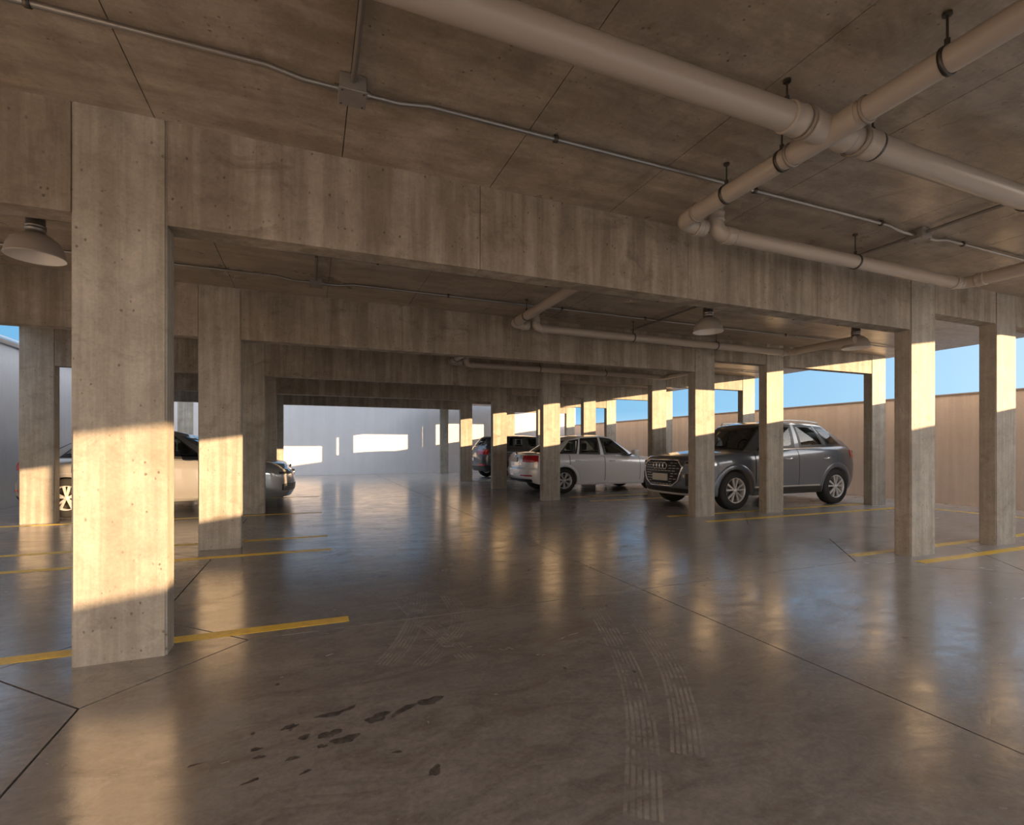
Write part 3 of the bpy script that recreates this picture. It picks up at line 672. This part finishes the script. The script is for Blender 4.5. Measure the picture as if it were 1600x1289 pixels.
def build_car(name, c, loc, rz, label, group='parked cars'):
    k = Car(c); root = empty(name, loc, rz); PM = M[c['paint']]; W, xf, xr = k.W, k.xf, k.xr
    k._cn = tuple(pchip(range(9), [n[i] for n in c['cab']]) for i in range(4)); k._zr = pchip(*zip(*sorted(c['zr'])))
    ax_f, ax_r, RW, RA = c['axf'], c['axr'], c['rw'], c['ra']; zw = RW
    # --- body shell
    NP, NS = 260, 34
    pp = np.linspace(0, 1, NP); ss = np.linspace(0, 1, NS)
    body = MB()
    cab_in = lambda x, y: (c['cab'][8][0]+.10 < x < c['cab'][0][0]-.14) and abs(y) < .80*W
    for sg in (1, -1):
        P = k.tub(sg*np.maximum(pp, 1e-9)[:, None]*np.ones((1, NS)), ss[None, :]*np.ones((NP, 1)))
        fs = []
        for i in range(NP-1):
            for j in range(NS-1):
                m_ = (P[i, j]+P[i+1, j+1])/2
                if min(math.hypot(m_[0]-ax_f, m_[2]-zw), math.hypot(m_[0]-ax_r, m_[2]-zw)) < RA and abs(m_[1]) > .5*W: continue
                q = (i*NS+j, (i+1)*NS+j, (i+1)*NS+j+1, i*NS+j+1); fs.append(q if sg < 0 else q[::-1])
        body.add(P.reshape(-1, 3), fs, 0, True)
        # hood, boot and shoulder deck
        rr = np.linspace(0, 1, 14); E = P[:, -1]; G = np.zeros((NP, 14, 3)); G[:, :, 0] = E[:, 0:1]
        G[:, :, 1] = E[:, 1:2]*(1-rr)[None, :]
        rise = (k.zc(E[:, 0])-E[:, 2])*np.clip(np.abs(E[:, 1])/(.55*W), 0, 1)
        G[:, :, 2] = E[:, 2:3]+rise[:, None]*(1-(1-rr[None, :])**2.2)
        fs = []
        for i in range(NP-1):
            for j in range(13):
                m_ = (G[i, j]+G[i+1, j+1])/2
                if cab_in(m_[0], m_[1]): continue
                q = (i*14+j, (i+1)*14+j, (i+1)*14+j+1, i*14+j+1); fs.append(q if sg < 0 else q[::-1])
        body.add(G.reshape(-1, 3), fs, 0, True)
        # pillars: the cabin surface minus the glass openings
        NQ, NT_ = 170, 26
        qg = np.linspace(0, 8, NQ); tg = np.linspace(0, 1, NT_)
        C_ = k.cab(sg*np.maximum(qg, 1e-9)[:, None]*np.ones((1, NT_)), tg[None, :]*np.ones((NQ, 1))); fs = []
        for i in range(NQ-1):
            for j in range(NT_-1):
                qa, ta = (qg[i]+qg[i+1])/2, (tg[j]+tg[j+1])/2
                if any(a+.04 < qa < b-.04 and t0+.05 < ta < t1-.05 for (a, b, t0, t1) in c['glass']): continue
                q = (i*NT_+j, (i+1)*NT_+j, (i+1)*NT_+j+1, i*NT_+j+1); fs.append(q if sg < 0 else q[::-1])
        body.add(C_.reshape(-1, 3), fs, 0, True)
        # roof
        T_ = C_[:, -1]; G = np.zeros((NQ, 12, 3)); rr = np.linspace(0, 1, 12); G[:, :, 0] = T_[:, 0:1]; G[:, :, 1] = T_[:, 1:2]*(1-rr)[None, :]
        G[:, :, 2] = T_[:, 2:3]+(.045*np.clip(np.abs(T_[:, 1])/(.45*W), 0, 1))[:, None]*(1-(1-rr[None, :])**2.0)
        body.grid(G, 0, True, flip=(sg > 0))
    body.build('body', PM, root)
    # underbody and interior
    P0 = k.tub(np.concatenate([np.linspace(1e-9, 1, 60), -np.linspace(1, 1e-9, 60)]), np.zeros(120))
    ub = MB(); zmin = P0[:, 2]+.015; fs = []
    L_ = np.linspace(xf-.1, xr+.1, 40); hw = np.interp(-L_, -k.AX, k.AY)*.9
    ub.grid(np.stack([np.stack([L_, -np.minimum(hw, .62*W), k.z0(L_)+.012], -1), np.stack([L_, np.minimum(hw, .62*W), k.z0(L_)+.012], -1)]), 0, False)
    ub.box((xr+.5, -.5*W, k.z0(0)+.02), (xf-.6, .5*W, k.z0(0)+.2)); ub.build('underbody', M['cabin'], root)
    zbm = float(k.zb(0)); it = MB()
    it.box((c['cab'][8][0]+.25, -.78*W, zbm-.42), (c['cab'][0][0]-.2, .78*W, zbm-.38))
    it.box((c['cab'][0][0]-.42, -.8*W, zbm-.40), (c['cab'][0][0]-.12, .8*W, zbm-.02))
    it.box((c['cab'][8][0]+.02, -.78*W, zbm-.40), (c['cab'][8][0]+.28, .78*W, zbm-.03)); it.build('interior', M['cabin'], root)
    xm = c['seatx']
    for i_, (sx, w) in enumerate(((xm, .25), (xm-.85, .25))):
        for sy in (-1, 1):
            o = bevel_box('seat', (sx-.10, sy*.38-w, zbm-.38), (sx+.05, sy*.38+w, zbm+.12), M['cabin'], .045, 3, root)
            bevel_box('headrest', (sx-.09, sy*.38-.13, zbm+.14), (sx+.01, sy*.38+.13, zbm+.32), M['cabin'], .04, 3, o)
    stw = MB().lathe([(.165, -.014), (.185, 0), (.165, .014), (.150, 0), (.165, -.014)], (c['cab'][0][0]-.52, .38, zbm+.02), 'x', 22); stw.build('steering_wheel', M['trim'], root)
    # --- glass panes laid on the cabin surface with dark ceramic borders
    for gi, (a, b, t0, t1) in enumerate(c['glass']):
        full = a < 0.05 or b > 7.95
        for sg in ((1,) if full else (1, -1)):
            if a < .05: qv = np.linspace(-b, b, 44)
            elif b > 7.95: qv = None
            else: qv = sg*np.linspace(a, b, 26)
            tv = np.linspace(t0, t1, 20)
            m = MB()
            if qv is None:                                     # rear screen crosses the centre line at q = 8
                f = lambda u, t: k.cab(np.where(u <= 8, u, -(16-u)), t)
                U = np.linspace(a, 16-a, 44)[:, None]*np.ones((1, 20)); k.patch(f, U, tv[None, :]*np.ones((44, 1)), .004, m, 0, rim=.012, ring=(2, 2))
                nm = 'rear_window'
            else:
                f = lambda u, t: k.cab(np.where(np.abs(u) < 1e-6, 1e-6, u), t)
                U = qv[:, None]*np.ones((1, 20)); k.patch(f, U, tv[None, :]*np.ones((len(qv), 1)), .004, m, 0, rim=.012, ring=(2, 2)); nm = 'windscreen' if a < .05 else 'side_window'
            m.build(nm, [M['glass_dark'] if c.get('dark_glass') and nm != 'windscreen' else M['glass'], M['trim']], root)
    # bright strip under the side windows
    for sg in (1, -1):
        m = MB(); qv = sg*np.linspace(c['trimq'][0], c['trimq'][1], 60)[:, None]*np.ones((1, 3)); g0 = np.linspace(.012, .050, 3)[None, :]*np.ones((60, 1))
        k.patch(k.cab, qv, g0, .010, m, 0, rim=.01)
        if c.get('trim_top'): k.patch(k.cab, qv, g0*0+np.linspace(.93, .965, 3)[None, :], .010, m, 0, rim=.01)
        m.build('window_trim', M[c.get('trimmat', 'chrome')], root)
    # --- doors with gaps and handles
    for (x0, x1, hx) in c['doors']:
        for sg in (1, -1):
            xs_ = np.linspace(x0, x1, 36)[:, None]*np.ones((1, 16)); p = k.p_x(xs_)
            lo = k.z0(xs_)+c['door_lo']
            for axx in (ax_f, ax_r):
                d = RA+.055; dx = np.abs(xs_-axx); lo = np.maximum(lo, np.where(dx < d, zw+np.sqrt(np.maximum(d*d-dx*dx, 0)), 0))
            hi = k.zb(xs_)-.012; zz = lo+(hi-lo)*np.linspace(0, 1, 16)[None, :]
            m = MB(); k.patch(k.tub_pz, sg*p, zz, .007, m, 0, rim=.012); dr = m.build('door', PM, root)
            gm_ = MB()
            for ga, gb in ((x0+.001, x0+.013), (x1-.013, x1-.001)):
                gx = np.linspace(ga, gb, 3)[:, None]*np.ones((1, 16)); gl_ = np.interp(gx, xs_[::-1, 0], lo[::-1, 0]); k.patch(k.tub_pz, sg*k.p_x(gx), gl_+(k.zb(gx)-.012-gl_)*np.linspace(0, 1, 16)[None, :], .0035, gm_, 0, rim=.006)
            gm_.build('door_gap', M['trim'], dr)  # dark strips painted where the door gaps fall in shade
            hp = k.tub_pz(sg*k.p_x(np.array([hx-.085, hx, hx+.085])), np.array([c['hz']]*3)); y = sg*.018
            hm = MB().tube([tuple(hp[0]+(0, 0, 0)), tuple(hp[0]+(.02, y*1.9, 0)), tuple(hp[1]+(0, y*2.3, 0.004)), tuple(hp[2]+(-.02, y*1.9, 0)), tuple(hp[2])], [.010, .013, .014, .013, .010], 10)
            hm.build('door_handle', M['chrome'] if c.get('chrome_handle') else PM, dr)
    # --- wheel arches, wheels
    for axx in (ax_f, ax_r):
        for sg in (1, -1):
            ph = np.linspace(math.radians(c.get('arch0', -22)), math.radians(180-c.get('arch0', -22)), 56)[:, None]; r_ = np.array([RA-.028, RA-.02, RA+.01, RA+c['archw'], RA+c['archw']+.008])[None, :]
            X = axx+r_*np.cos(ph); Z = np.maximum(zw+r_*np.sin(ph), k.z0(X)+.002)
            pt = k.tub_pz(sg*k.p_x(X), Z); offs = np.array([.002, .008, .010, .007, .0])[None, :]; pt[:, :, 1] += sg*offs
            m = MB().grid(pt, 0, True, flip=(sg > 0)); inn = pt[:, :1].copy(); inn2 = inn.copy(); inn2[:, :, 1] = sg*(np.abs(inn2[:, :, 1])-.30)
            m.build('wheel_arch', M[c['archmat']] if c['archmat'] in ('trim',) else PM, root)
            MB().grid(np.concatenate([inn, inn2], 1), 0, True, flip=(sg < 0)).build('wheel_housing', M['cabin'], root)
            ty = MB(); yc = sg*(W-.125-.012); hw_ = .108; rr0 = c['rim']
            prof = [(rr0-.005, -hw_), (rr0+.02, -hw_-.004), (RW-.03, -hw_), (RW-.006, -hw_+.022), (RW, -hw_+.05), (RW, hw_-.05), (RW-.006, hw_-.022), (RW-.03, hw_), (rr0+.02, hw_+.004), (rr0-.005, hw_)]
            ty.lathe(prof, (axx, yc, zw), 'y', 48)
            for gx in (-.03, .03): ty.lathe([(RW+.0005, gx-.006), (RW+.0008, gx), (RW+.0005, gx+.006)], (axx, yc, zw), 'y', 48)
            to = ty.build('tyre', M['rubber'], root)
            rm = MB(); fy = yc+sg*(hw_-.014)
            rm.lathe([(rr0+.004, sg*.010), (rr0-.006, sg*.014), (rr0-.018, sg*.004), (rr0-.024, -sg*.03), (rr0-.028, -sg*.15)], (axx, fy, zw), 'y', 48)
            ns = c['spokes']
            for i in range(ns):
                a0 = 2*math.pi*(i+.25)/ns
                for dd in (c['split'], -c['split']) if c['split'] else (0,):
                    aa, ab = a0+dd*.5, a0+dd
                    u0 = Vector((math.cos(aa), 0, math.sin(aa))); u1 = Vector((math.cos(ab), 0, math.sin(ab))); t0_ = Vector((-u0.z, 0, u0.x)); t1_ = Vector((-u1.z, 0, u1.x))
                    w0, w1 = c['spw']; a_ = u0*.035; b_ = u1*(rr0-.012); cc = Vector((axx, fy, zw)); d0 = Vector((0, sg*.004, 0)); d1 = Vector((0, sg*.006, 0)); bk = Vector((0, -sg*.03, 0))
                    V_ = [cc+a_-t0_*w0+d0, cc+a_+t0_*w0+d0, cc+b_+t1_*w1+d1, cc+b_-t1_*w1+d1]
                    V_ += [v_+bk for v_ in V_]; F_ = [(0, 1, 2, 3), (0, 4, 5, 1), (1, 5, 6, 2), (2, 6, 7, 3), (3, 7, 4, 0)]
                    rm.add([tuple(v_) for v_ in V_], F_ if sg > 0 else [f_[::-1] for f_ in F_])
            ro = rm.build('rim', M['alloy'], to)
            MB().lathe([(0, sg*.012), (.03, sg*.012), (.036, sg*.006), (.038, -sg*.03)], (axx, fy, zw), 'y', 20).build('hub_cap', M['alloy'], to)
            MB().lathe([(.04, -sg*.06), (.17, -sg*.06), (.175, -sg*.07)], (axx, fy, zw), 'y', 28).build('brake_disc', M['steel_dark'], to)
    # --- mirrors
    for sg in (1, -1):
        mx = c['mirx']; bp = k.cab(np.array([sg*3.1]), np.array([.08]))[0]
        b0 = Vector((mx, sg*(abs(bp[1])-.02), bp[2]+.02))
        ob = bevel_box('door_mirror', (mx-.07, min(sg*(W-.02), sg*(W+.17)), b0.z-.01), (mx+.06, max(sg*(W-.02), sg*(W+.17)), b0.z+.13), PM, .04, 3, root)
        MB().tube([tuple(b0), (mx, sg*(W+.02), b0.z+.02)], .02, 8).build('mirror_arm', M['trim'], ob)
    # --- car specific nose and tail
    c['detail'](k, root, PM)
    return tag(root, label, 'car', group)

def emit(mb, name, mat, root): return mb.build(name, M[mat] if isinstance(mat, str) else mat, root)
def common_tail(k, root, PM, zt0, zt1, y0, x1, plate_z, gloss='lamp_red'):
    for sg in (1, -1):
        m = MB(); k.box_patch(None, sg*k.p_yr(y0), sg*k.p_x(x1), zt0, zt1, .010, m, 0, 30, 6); t = emit(m, 'tail_lamp', gloss, root)
        m = MB(); k.box_patch(None, sg*(k.p_yr(y0)+.25*(k.p_x(x1)-k.p_yr(y0))), sg*(k.p_yr(y0)+.55*(k.p_x(x1)-k.p_yr(y0))), zt0+.05, zt1-.04, .016, m, 0, 12, 4); emit(m, 'lamp_lens', M['lamp_red'], t)
    bx = k.tub_pz(np.array([.999999]), np.array([plate_z]))[0]
    o = bevel_box('number_plate', (bx[0]-.02, -.20, plate_z-.06), (bx[0]+.03, .20, plate_z+.06), M['plate'], .004, 1, root)
def detail_suv(k, root, PM):
    # octagonal grille: dark recess, chrome frame, dashed bars, four rings, plate
    def front(y, z): return k.tub_pz(np.sign(y+1e-12)*np.maximum(k.p_yf(np.abs(y)), 1e-9), z)
    zl, zh = .42, .90; oc = [(-.30, zl), (.30, zl), (.44, .52), (.53, .78), (.42, zh), (-.42, zh), (-.53, .78), (-.44, .52)]
    def lim(z):                                             # half width of the octagon at height z
        return np.interp(z, [zl, .52, .78, zh], [.30, .44, .53, .42])
    Z = np.linspace(zl, zh, 22)[None, :]*np.ones((40, 1)); Y = np.linspace(-1, 1, 40)[:, None]*lim(Z); P = front(Y, Z); P[:, :, 0] += .006
    gr = MB().grid(P, 0, True, flip=False).build('grille', M['trim'], root)
    fm = MB(); ring = [] 
    for i in range(8):
        a, b = oc[i], oc[(i+1) % 8]
        for t in np.linspace(0, 1, 9)[:-1]: ring.append((a[0]+(b[0]-a[0])*t, a[1]+(b[1]-a[1])*t))
    rp = front(np.array([r[0] for r in ring]), np.array([r[1] for r in ring])); rp[:, 0] += .012
    fm.tube([tuple(p) for p in rp]+[tuple(rp[0])], .019, 8, caps=False); fm.build('grille_frame', M['chrome'], gr)
    bar = MB()
    for r in range(9):
        z = zl+.035+r*.049; w = float(lim(z))-.035; n = int(2*w/.088); o_ = .5*(r % 2)
        for i in range(n):
            y0 = -w+(i+.15+o_*.4)*(2*w/n); y1 = y0+.66*(2*w/n)
            if y1 > w or (abs((y0+y1)/2) < .24 and .50 < z < .66) or (abs((y0+y1)/2) < .22 and .72 < z < .87): continue
            a = front(np.array([y0, (y0+y1)/2, y1]), np.array([z]*3)); a[:, 0] += .014; bar.tube([tuple(p) for p in a], .0065, 6)
    bo = bar.build('grille_bars', M['alloy'], gr); bo['kind'] = 'stuff'
    for i in range(4):
        y = (i-1.5)*.088; cpt = front(np.array([y]), np.array([.80]))[0]; m = MB()
        pts = [(cpt[0]+.034, y+.058*math.cos(a), .795+.058*math.sin(a)) for a in np.linspace(0, 2*math.pi, 25)]; m.tube(pts, .011, 8, caps=False); m.build('emblem_ring', M['chrome'], gr)
    fx_ = float(front(np.array([0.]), np.array([.58]))[0][0])
    bevel_box('number_plate', (fx_-.02, -.20, .515), (fx_+.035, .20, .645), M['plate'], .004, 1, root)
    for sg in (1, -1):
        m = MB(); k.box_patch(None, sg*k.p_yf(.56), sg*k.p_x(k.xf-.50), lambda p: .80+.02*np.abs(p)*0, lambda p: .885+.25*(np.abs(p)-k.p_yf(.56)), .010, m, 0, 26, 6); h = emit(m, 'headlamp', 'lamp_clear', root)
        m = MB(); k.box_patch(None, sg*k.p_yf(.58), sg*k.p_x(k.xf-.36), .838, .868, .014, m, 0, 20, 3); emit(m, 'lamp_bezel', 'trim', h)
        m = MB(); k.box_patch(None, sg*k.p_yf(.58), sg*k.p_x(k.xf-.30), .44, .66, .006, m, 0, 20, 6); emit(m, 'air_intake', 'trim', root)
    m = MB(); k.box_patch(None, -k.p_yf(.66), k.p_yf(.66), .31, .385, .006, m, 0, 40, 4); emit(m, 'lower_grille', 'trim', root)
    m = MB(); k.box_patch(None, -k.p_x(k.xf-.30), k.p_x(k.xf-.30), .268, .300, .012, m, 0, 60, 3); emit(m, 'skid_plate', 'alloy', root)
    common_tail(k, root, PM, .93, 1.08, .50, k.xr+.38, .80)
    for sg in (1, -1):                                       # roof rails, sill strip
        q = sg*np.linspace(3.1, 5.4, 30); pts = k.cab(q, np.ones(30)*.99); pts[:, 2] += .05; pts[:, 1] *= .97; pts[0, 2] -= .06; pts[-1, 2] -= .06
        MB().tube([tuple(p) for p in pts], .017, 8).build('roof_rail', M['alloy'], root)
        m = MB(); k.box_patch(None, sg*k.p_x(k.c['axf']-.42), sg*k.p_x(k.c['axr']+.42), lambda p: k.z0(np.interp(np.abs(p), k.arc, k.AX))+.0, lambda p: k.z0(np.interp(np.abs(p), k.arc, k.AX))+.12, .012, m, 0, 30, 4); emit(m, 'sill', 'trim', root)
        m = MB(); k.box_patch(None, sg*k.p_x(k.c['axf']-.45), sg*k.p_x(k.c['axr']+.50), .395, .412, .016, m, 0, 30, 3); emit(m, 'sill_strip', 'alloy', root)
def detail_saloon(k, root, PM):
    common_tail(k, root, PM, .77, .93, .44, k.xr+.30, .83)
    for sg in (1, -1):
        m = MB(); k.box_patch(None, sg*k.p_yr(.38), sg*k.p_yr(.74), .43, .465, .008, m, 0, 16, 3); emit(m, 'reflector', 'lamp_red', root)
        m = MB(); k.box_patch(None, sg*k.p_yf(.44), sg*k.p_x(k.xf-.46), lambda p: .60+.35*(np.abs(p)-k.p_yf(.44)), lambda p: .70+.55*(np.abs(p)-k.p_yf(.44)), .010, m, 0, 26, 6); h = emit(m, 'headlamp', 'lamp_clear', root)
        m = MB(); k.box_patch(None, sg*k.p_yf(.48), sg*k.p_x(k.xf-.24), .635, .675, .014, m, 0, 16, 3); emit(m, 'lamp_bezel', 'trim', h)
        m = MB(); k.box_patch(None, sg*k.p_yf(.50), sg*k.p_x(k.xf-.20), .33, .45, .006, m, 0, 16, 4); fo_ = emit(m, 'fog_vent', 'trim', root)
        for z in (.35, .385, .42):
            m = MB(); k.box_patch(None, sg*k.p_yf(.52), sg*k.p_x(k.xf-.18), z, z+.012, .012, m, 0, 16, 2); emit(m, 'vent_slat', PM, fo_)
        m = MB(); k.box_patch(None, sg*k.p_x(k.c['axf']-.36), sg*k.p_x(k.c['axr']+.36), lambda p: k.z0(np.interp(np.abs(p), k.arc, k.AX)), lambda p: k.z0(np.interp(np.abs(p), k.arc, k.AX))+.06, .010, m, 0, 30, 3); emit(m, 'sill', PM, root)
    m = MB(); k.box_patch(None, -k.p_yf(.42), k.p_yf(.42), .60, .69, .006, m, 0, 30, 4); g = emit(m, 'grille', 'trim', root)
    for z in (.615, .64, .665):
        m = MB(); k.box_patch(None, -k.p_yf(.42), k.p_yf(.42), z, z+.008, .012, m, 0, 30, 2); emit(m, 'grille_bar', 'chrome', g)
    m = MB(); k.box_patch(None, -k.p_yf(.46), k.p_yf(.46), .32, .45, .006, m, 0, 30, 4); emit(m, 'lower_grille', 'trim', root)
    f0 = k.tub_pz(np.array([1e-9]), np.array([.645]))[0]; r0 = k.tub_pz(np.array([.999999]), np.array([.965]))[0]
    for nm, px, z, d in (('front_badge', f0[0], .645, 1), ('rear_badge', r0[0], .955, -1)):
        m = MB(); m.lathe([(0, d*.022), (.050, d*.022), (.058, d*.014), (.058, -d*.02)], (px, 0, z), 'x', 24)
        b = m.build(nm, M['chrome'], root)
    m = MB(); k.box_patch(None, -(1-1e-6)+.0, -k.p_yr(.72), .29, .36, .008, m, 0, 20, 3); k.box_patch(None, k.p_yr(.72), 1-1e-6, .29, .36, .008, m, 0, 20, 3); emit(m, 'rear_valance', 'trim', root)
    # boot lid gap
    m = MB(); k.box_patch(None, -k.p_yr(.60), -(1-1e-6), .675, .682, .004, m, 0, 20, 2); k.box_patch(None, 1-1e-6, k.p_yr(.60), .675, .682, .004, m, 0, 20, 2); emit(m, 'boot_gap', 'trim', root)
def detail_hatch(k, root, PM):
    common_tail(k, root, PM, .88, 1.04, .42, k.xr+.30, .70)
    for sg in (1, -1):
        m = MB(); k.box_patch(None, sg*k.p_yr(.46), sg*k.p_yr(.76), .47, .53, .008, m, 0, 16, 3); emit(m, 'reflector', 'lamp_red', root)
        m = MB(); k.box_patch(None, sg*k.p_yf(.46), sg*k.p_x(k.xf-.46), .74, .85, .010, m, 0, 26, 6); emit(m, 'headlamp', 'lamp_clear', root)
    m = MB(); k.box_patch(None, -k.p_yf(.45), k.p_yf(.45), .70, .82, .006, m, 0, 30, 4); emit(m, 'grille', 'trim', root)
    m = MB(); k.box_patch(None, -k.p_x(k.xr+.5), -(1-1e-6), .28, .46, .010, m, 0, 40, 4); k.box_patch(None, 1-1e-6, k.p_x(k.xr+.5), .28, .46, .010, m, 0, 40, 4); emit(m, 'rear_bumper', 'trim', root)
    T = k.cab(np.linspace(6.2, 7.99, 20), np.ones(20)*.99); T2 = T.copy(); T2[:, 0] -= .17; T2[:, 2] += .005
    sp = np.concatenate([T, (T*np.array([1, -1, 1]))[::-1]]); sp2 = np.concatenate([T2, (T2*np.array([1, -1, 1]))[::-1]])
    m = MB(); m.grid(np.stack([sp+np.array([0, 0, .02]), sp2]), 0, True); m.grid(np.stack([sp-np.array([0, 0, .02]), sp2-np.array([0, 0, .012])]), 0, True, True); m.build('roof_spoiler', PM, root)

KY = [(-.06, .90), (0, .92), (.06, .955), (.16, .972), (.30, .992), (.5, 1.0), (.68, .998), (.80, .992), (.90, .972), (.96, .945), (1.0, .905), (1.06, .87)]
SUV = dict(W=1.85, xf=2.27, xr=-2.18, axf=1.33, axr=-1.325, rw=.355, rim=.235, ra=.415, archw=.06, archmat='trim' if False else 'body', paint='paint_grey',
    z0=[(-2.2, .36), (-1.8, .27), (0, .255), (1.7, .25), (2.25, .27)], zb=[(-2.3, 1.13), (-1.9, 1.155), (-1.0, 1.135), (0, 1.10), (.9, 1.055), (1.6, 1.0), (2.0, .965), (2.3, .93)],
    zc=[(-2.3, 1.16), (-1.0, 1.17), (.6, 1.13), (1.1, 1.11), (1.7, 1.05), (2.05, .995), (2.3, .945)], ky=KY,
    fo=[(-.1, -.06), (0, -.05), (.2, 0), (.5, .02), (.75, .01), (.9, -.02), (1, -.09), (1.1, -.12)], ro=[(-.1, -.12), (0, -.10), (.25, 0), (.5, .02), (.75, -.01), (1, -.10), (1.1, -.12)],
    cab=[(1.10, 0, .42, 0), (1.08, .38, .40, .30), (.94, .72, .34, .57), (.62, .885, .18, .70), (-.30, .905, -.30, .735), (-1.30, .885, -.98, .70), (-1.98, .74, -1.36, .60), (-2.07, .40, -1.47, .34), (-2.09, 0, -1.50, 0)],
    zr=[(-1.6, 1.52), (-1.2, 1.575), (-.8, 1.605), (-.3, 1.62), (.1, 1.60), (.45, 1.535)],
    glass=[(0, 2.0, .06, .95), (2.72, 3.93, .07, .93), (4.07, 4.78, .07, .93), (4.86, 5.42, .09, .90), (6.25, 8.0, .12, .88)],
    trimq=(2.7, 5.45), trim_top=True, doors=[(.86, -.235, .02), (-.25, -1.33, -1.02)], door_lo=.13, hz=.92, chrome_handle=True, spokes=5, split=.26, spw=(.013, .017), mirx=.62, seatx=-.05, detail=detail_suv)
SALOON = dict(W=1.78, xf=2.28, xr=-2.32, axf=1.34, axr=-1.33, rw=.318, rim=.205, ra=.368, archw=.022, archmat='body', paint='paint_silver',
    z0=[(-2.3, .31), (-1.9, .22), (0, .205), (1.7, .20), (2.3, .22)], zb=[(-2.4, .93), (-2.0, .955), (-1.2, .955), (0, .925), (.9, .885), (1.5, .825), (2.0, .745), (2.3, .68)],
    zc=[(-2.4, .985), (-1.9, 1.02), (-1.2, 1.02), (.6, .965), (1.1, .935), (1.7, .865), (2.1, .775), (2.3, .70)], ky=KY,
    fo=[(-.1, -.05), (0, -.04), (.2, .01), (.5, .02), (.75, 0), (.9, -.03), (1, -.10), (1.1, -.13)], ro=[(-.1, -.10), (0, -.08), (.2, 0), (.45, .015), (.55, -.015), (.8, -.02), (1, -.06), (1.1, -.08)],
    cab=[(1.12, 0, .28, 0), (1.09, .38, .26, .30), (.94, .72, .20, .55), (.60, .875, .05, .68), (-.22, .895, -.26, .71), (-1.12, .875, -.92, .69), (-1.66, .70, -1.10, .58), (-1.84, .40, -1.18, .34), (-1.88, 0, -1.20, 0)],
    zr=[(-1.3, 1.27), (-1.05, 1.335), (-.7, 1.395), (-.2, 1.42), (.05, 1.395), (.35, 1.305)],
    glass=[(0, 2.0, .06, .95), (2.72, 3.94, .07, .93), (4.06, 4.72, .07, .93), (4.79, 5.50, .08, .90), (6.1, 8.0, .08, .94)],
    trimq=(2.7, 5.5), trimmat='trim', doors=[(.86, -.185, .02), (-.20, -1.18, -.95)], door_lo=.10, hz=.80, spokes=7, split=.13, spw=(.010, .011), mirx=.66, seatx=-.05, detail=detail_saloon)
GREY = dict(SALOON, xf=2.08, xr=-2.09, axf=1.24, axr=-1.27, paint='paint_bronze', spokes=5, split=.20, spw=(.013, .016))
DARK = dict(SALOON, paint='paint_black', dark_glass=True)
HATCH = dict(SUV, W=1.79, xf=2.05, xr=-2.05, axf=1.28, axr=-1.27, rw=.335, rim=.215, ra=.39, archmat='trim', paint='paint_black', dark_glass=True,
    zr=[(-1.8, 1.47), (-1.2, 1.515), (-.4, 1.53), (.1, 1.51), (.45, 1.45)], detail=detail_hatch, trim_top=False, trimmat='trim', chrome_handle=False, spokes=5, split=0, spw=(.024, .03),
    cab=[(1.00, 0, .38, 0), (.98, .38, .36, .30), (.86, .72, .30, .57), (.56, .885, .14, .70), (-.30, .905, -.32, .735), (-1.20, .885, -1.05, .72), (-1.80, .72, -1.52, .62), (-1.90, .40, -1.60, .35), (-1.92, 0, -1.62, 0)],
    doors=[(.78, -.225, .02), (-.24, -1.25, -.98)])
build_car('sport_utility_car', SUV, (8.46, 7.73, 0), math.pi, 'dark grey SUV with a large chrome framed grille bearing four rings')
build_car('saloon_car', SALOON, (7.08, 11.66, 0), 0, 'silver saloon car with red tail lamps parked behind the SUV')
build_car('hatchback_car', HATCH, (7.55, 17.40, 0), 0, 'black compact car with roof spoiler parked beyond the silver saloon')
build_car('saloon_car', GREY, (-2.39, 11.00, 0), 0, 'warm grey saloon car parked nose to the aisle beside the white wall')
build_car('saloon_car', DARK, (-2.73, 14.10, 0), 0, 'dark saloon car parked behind the warm grey saloon')
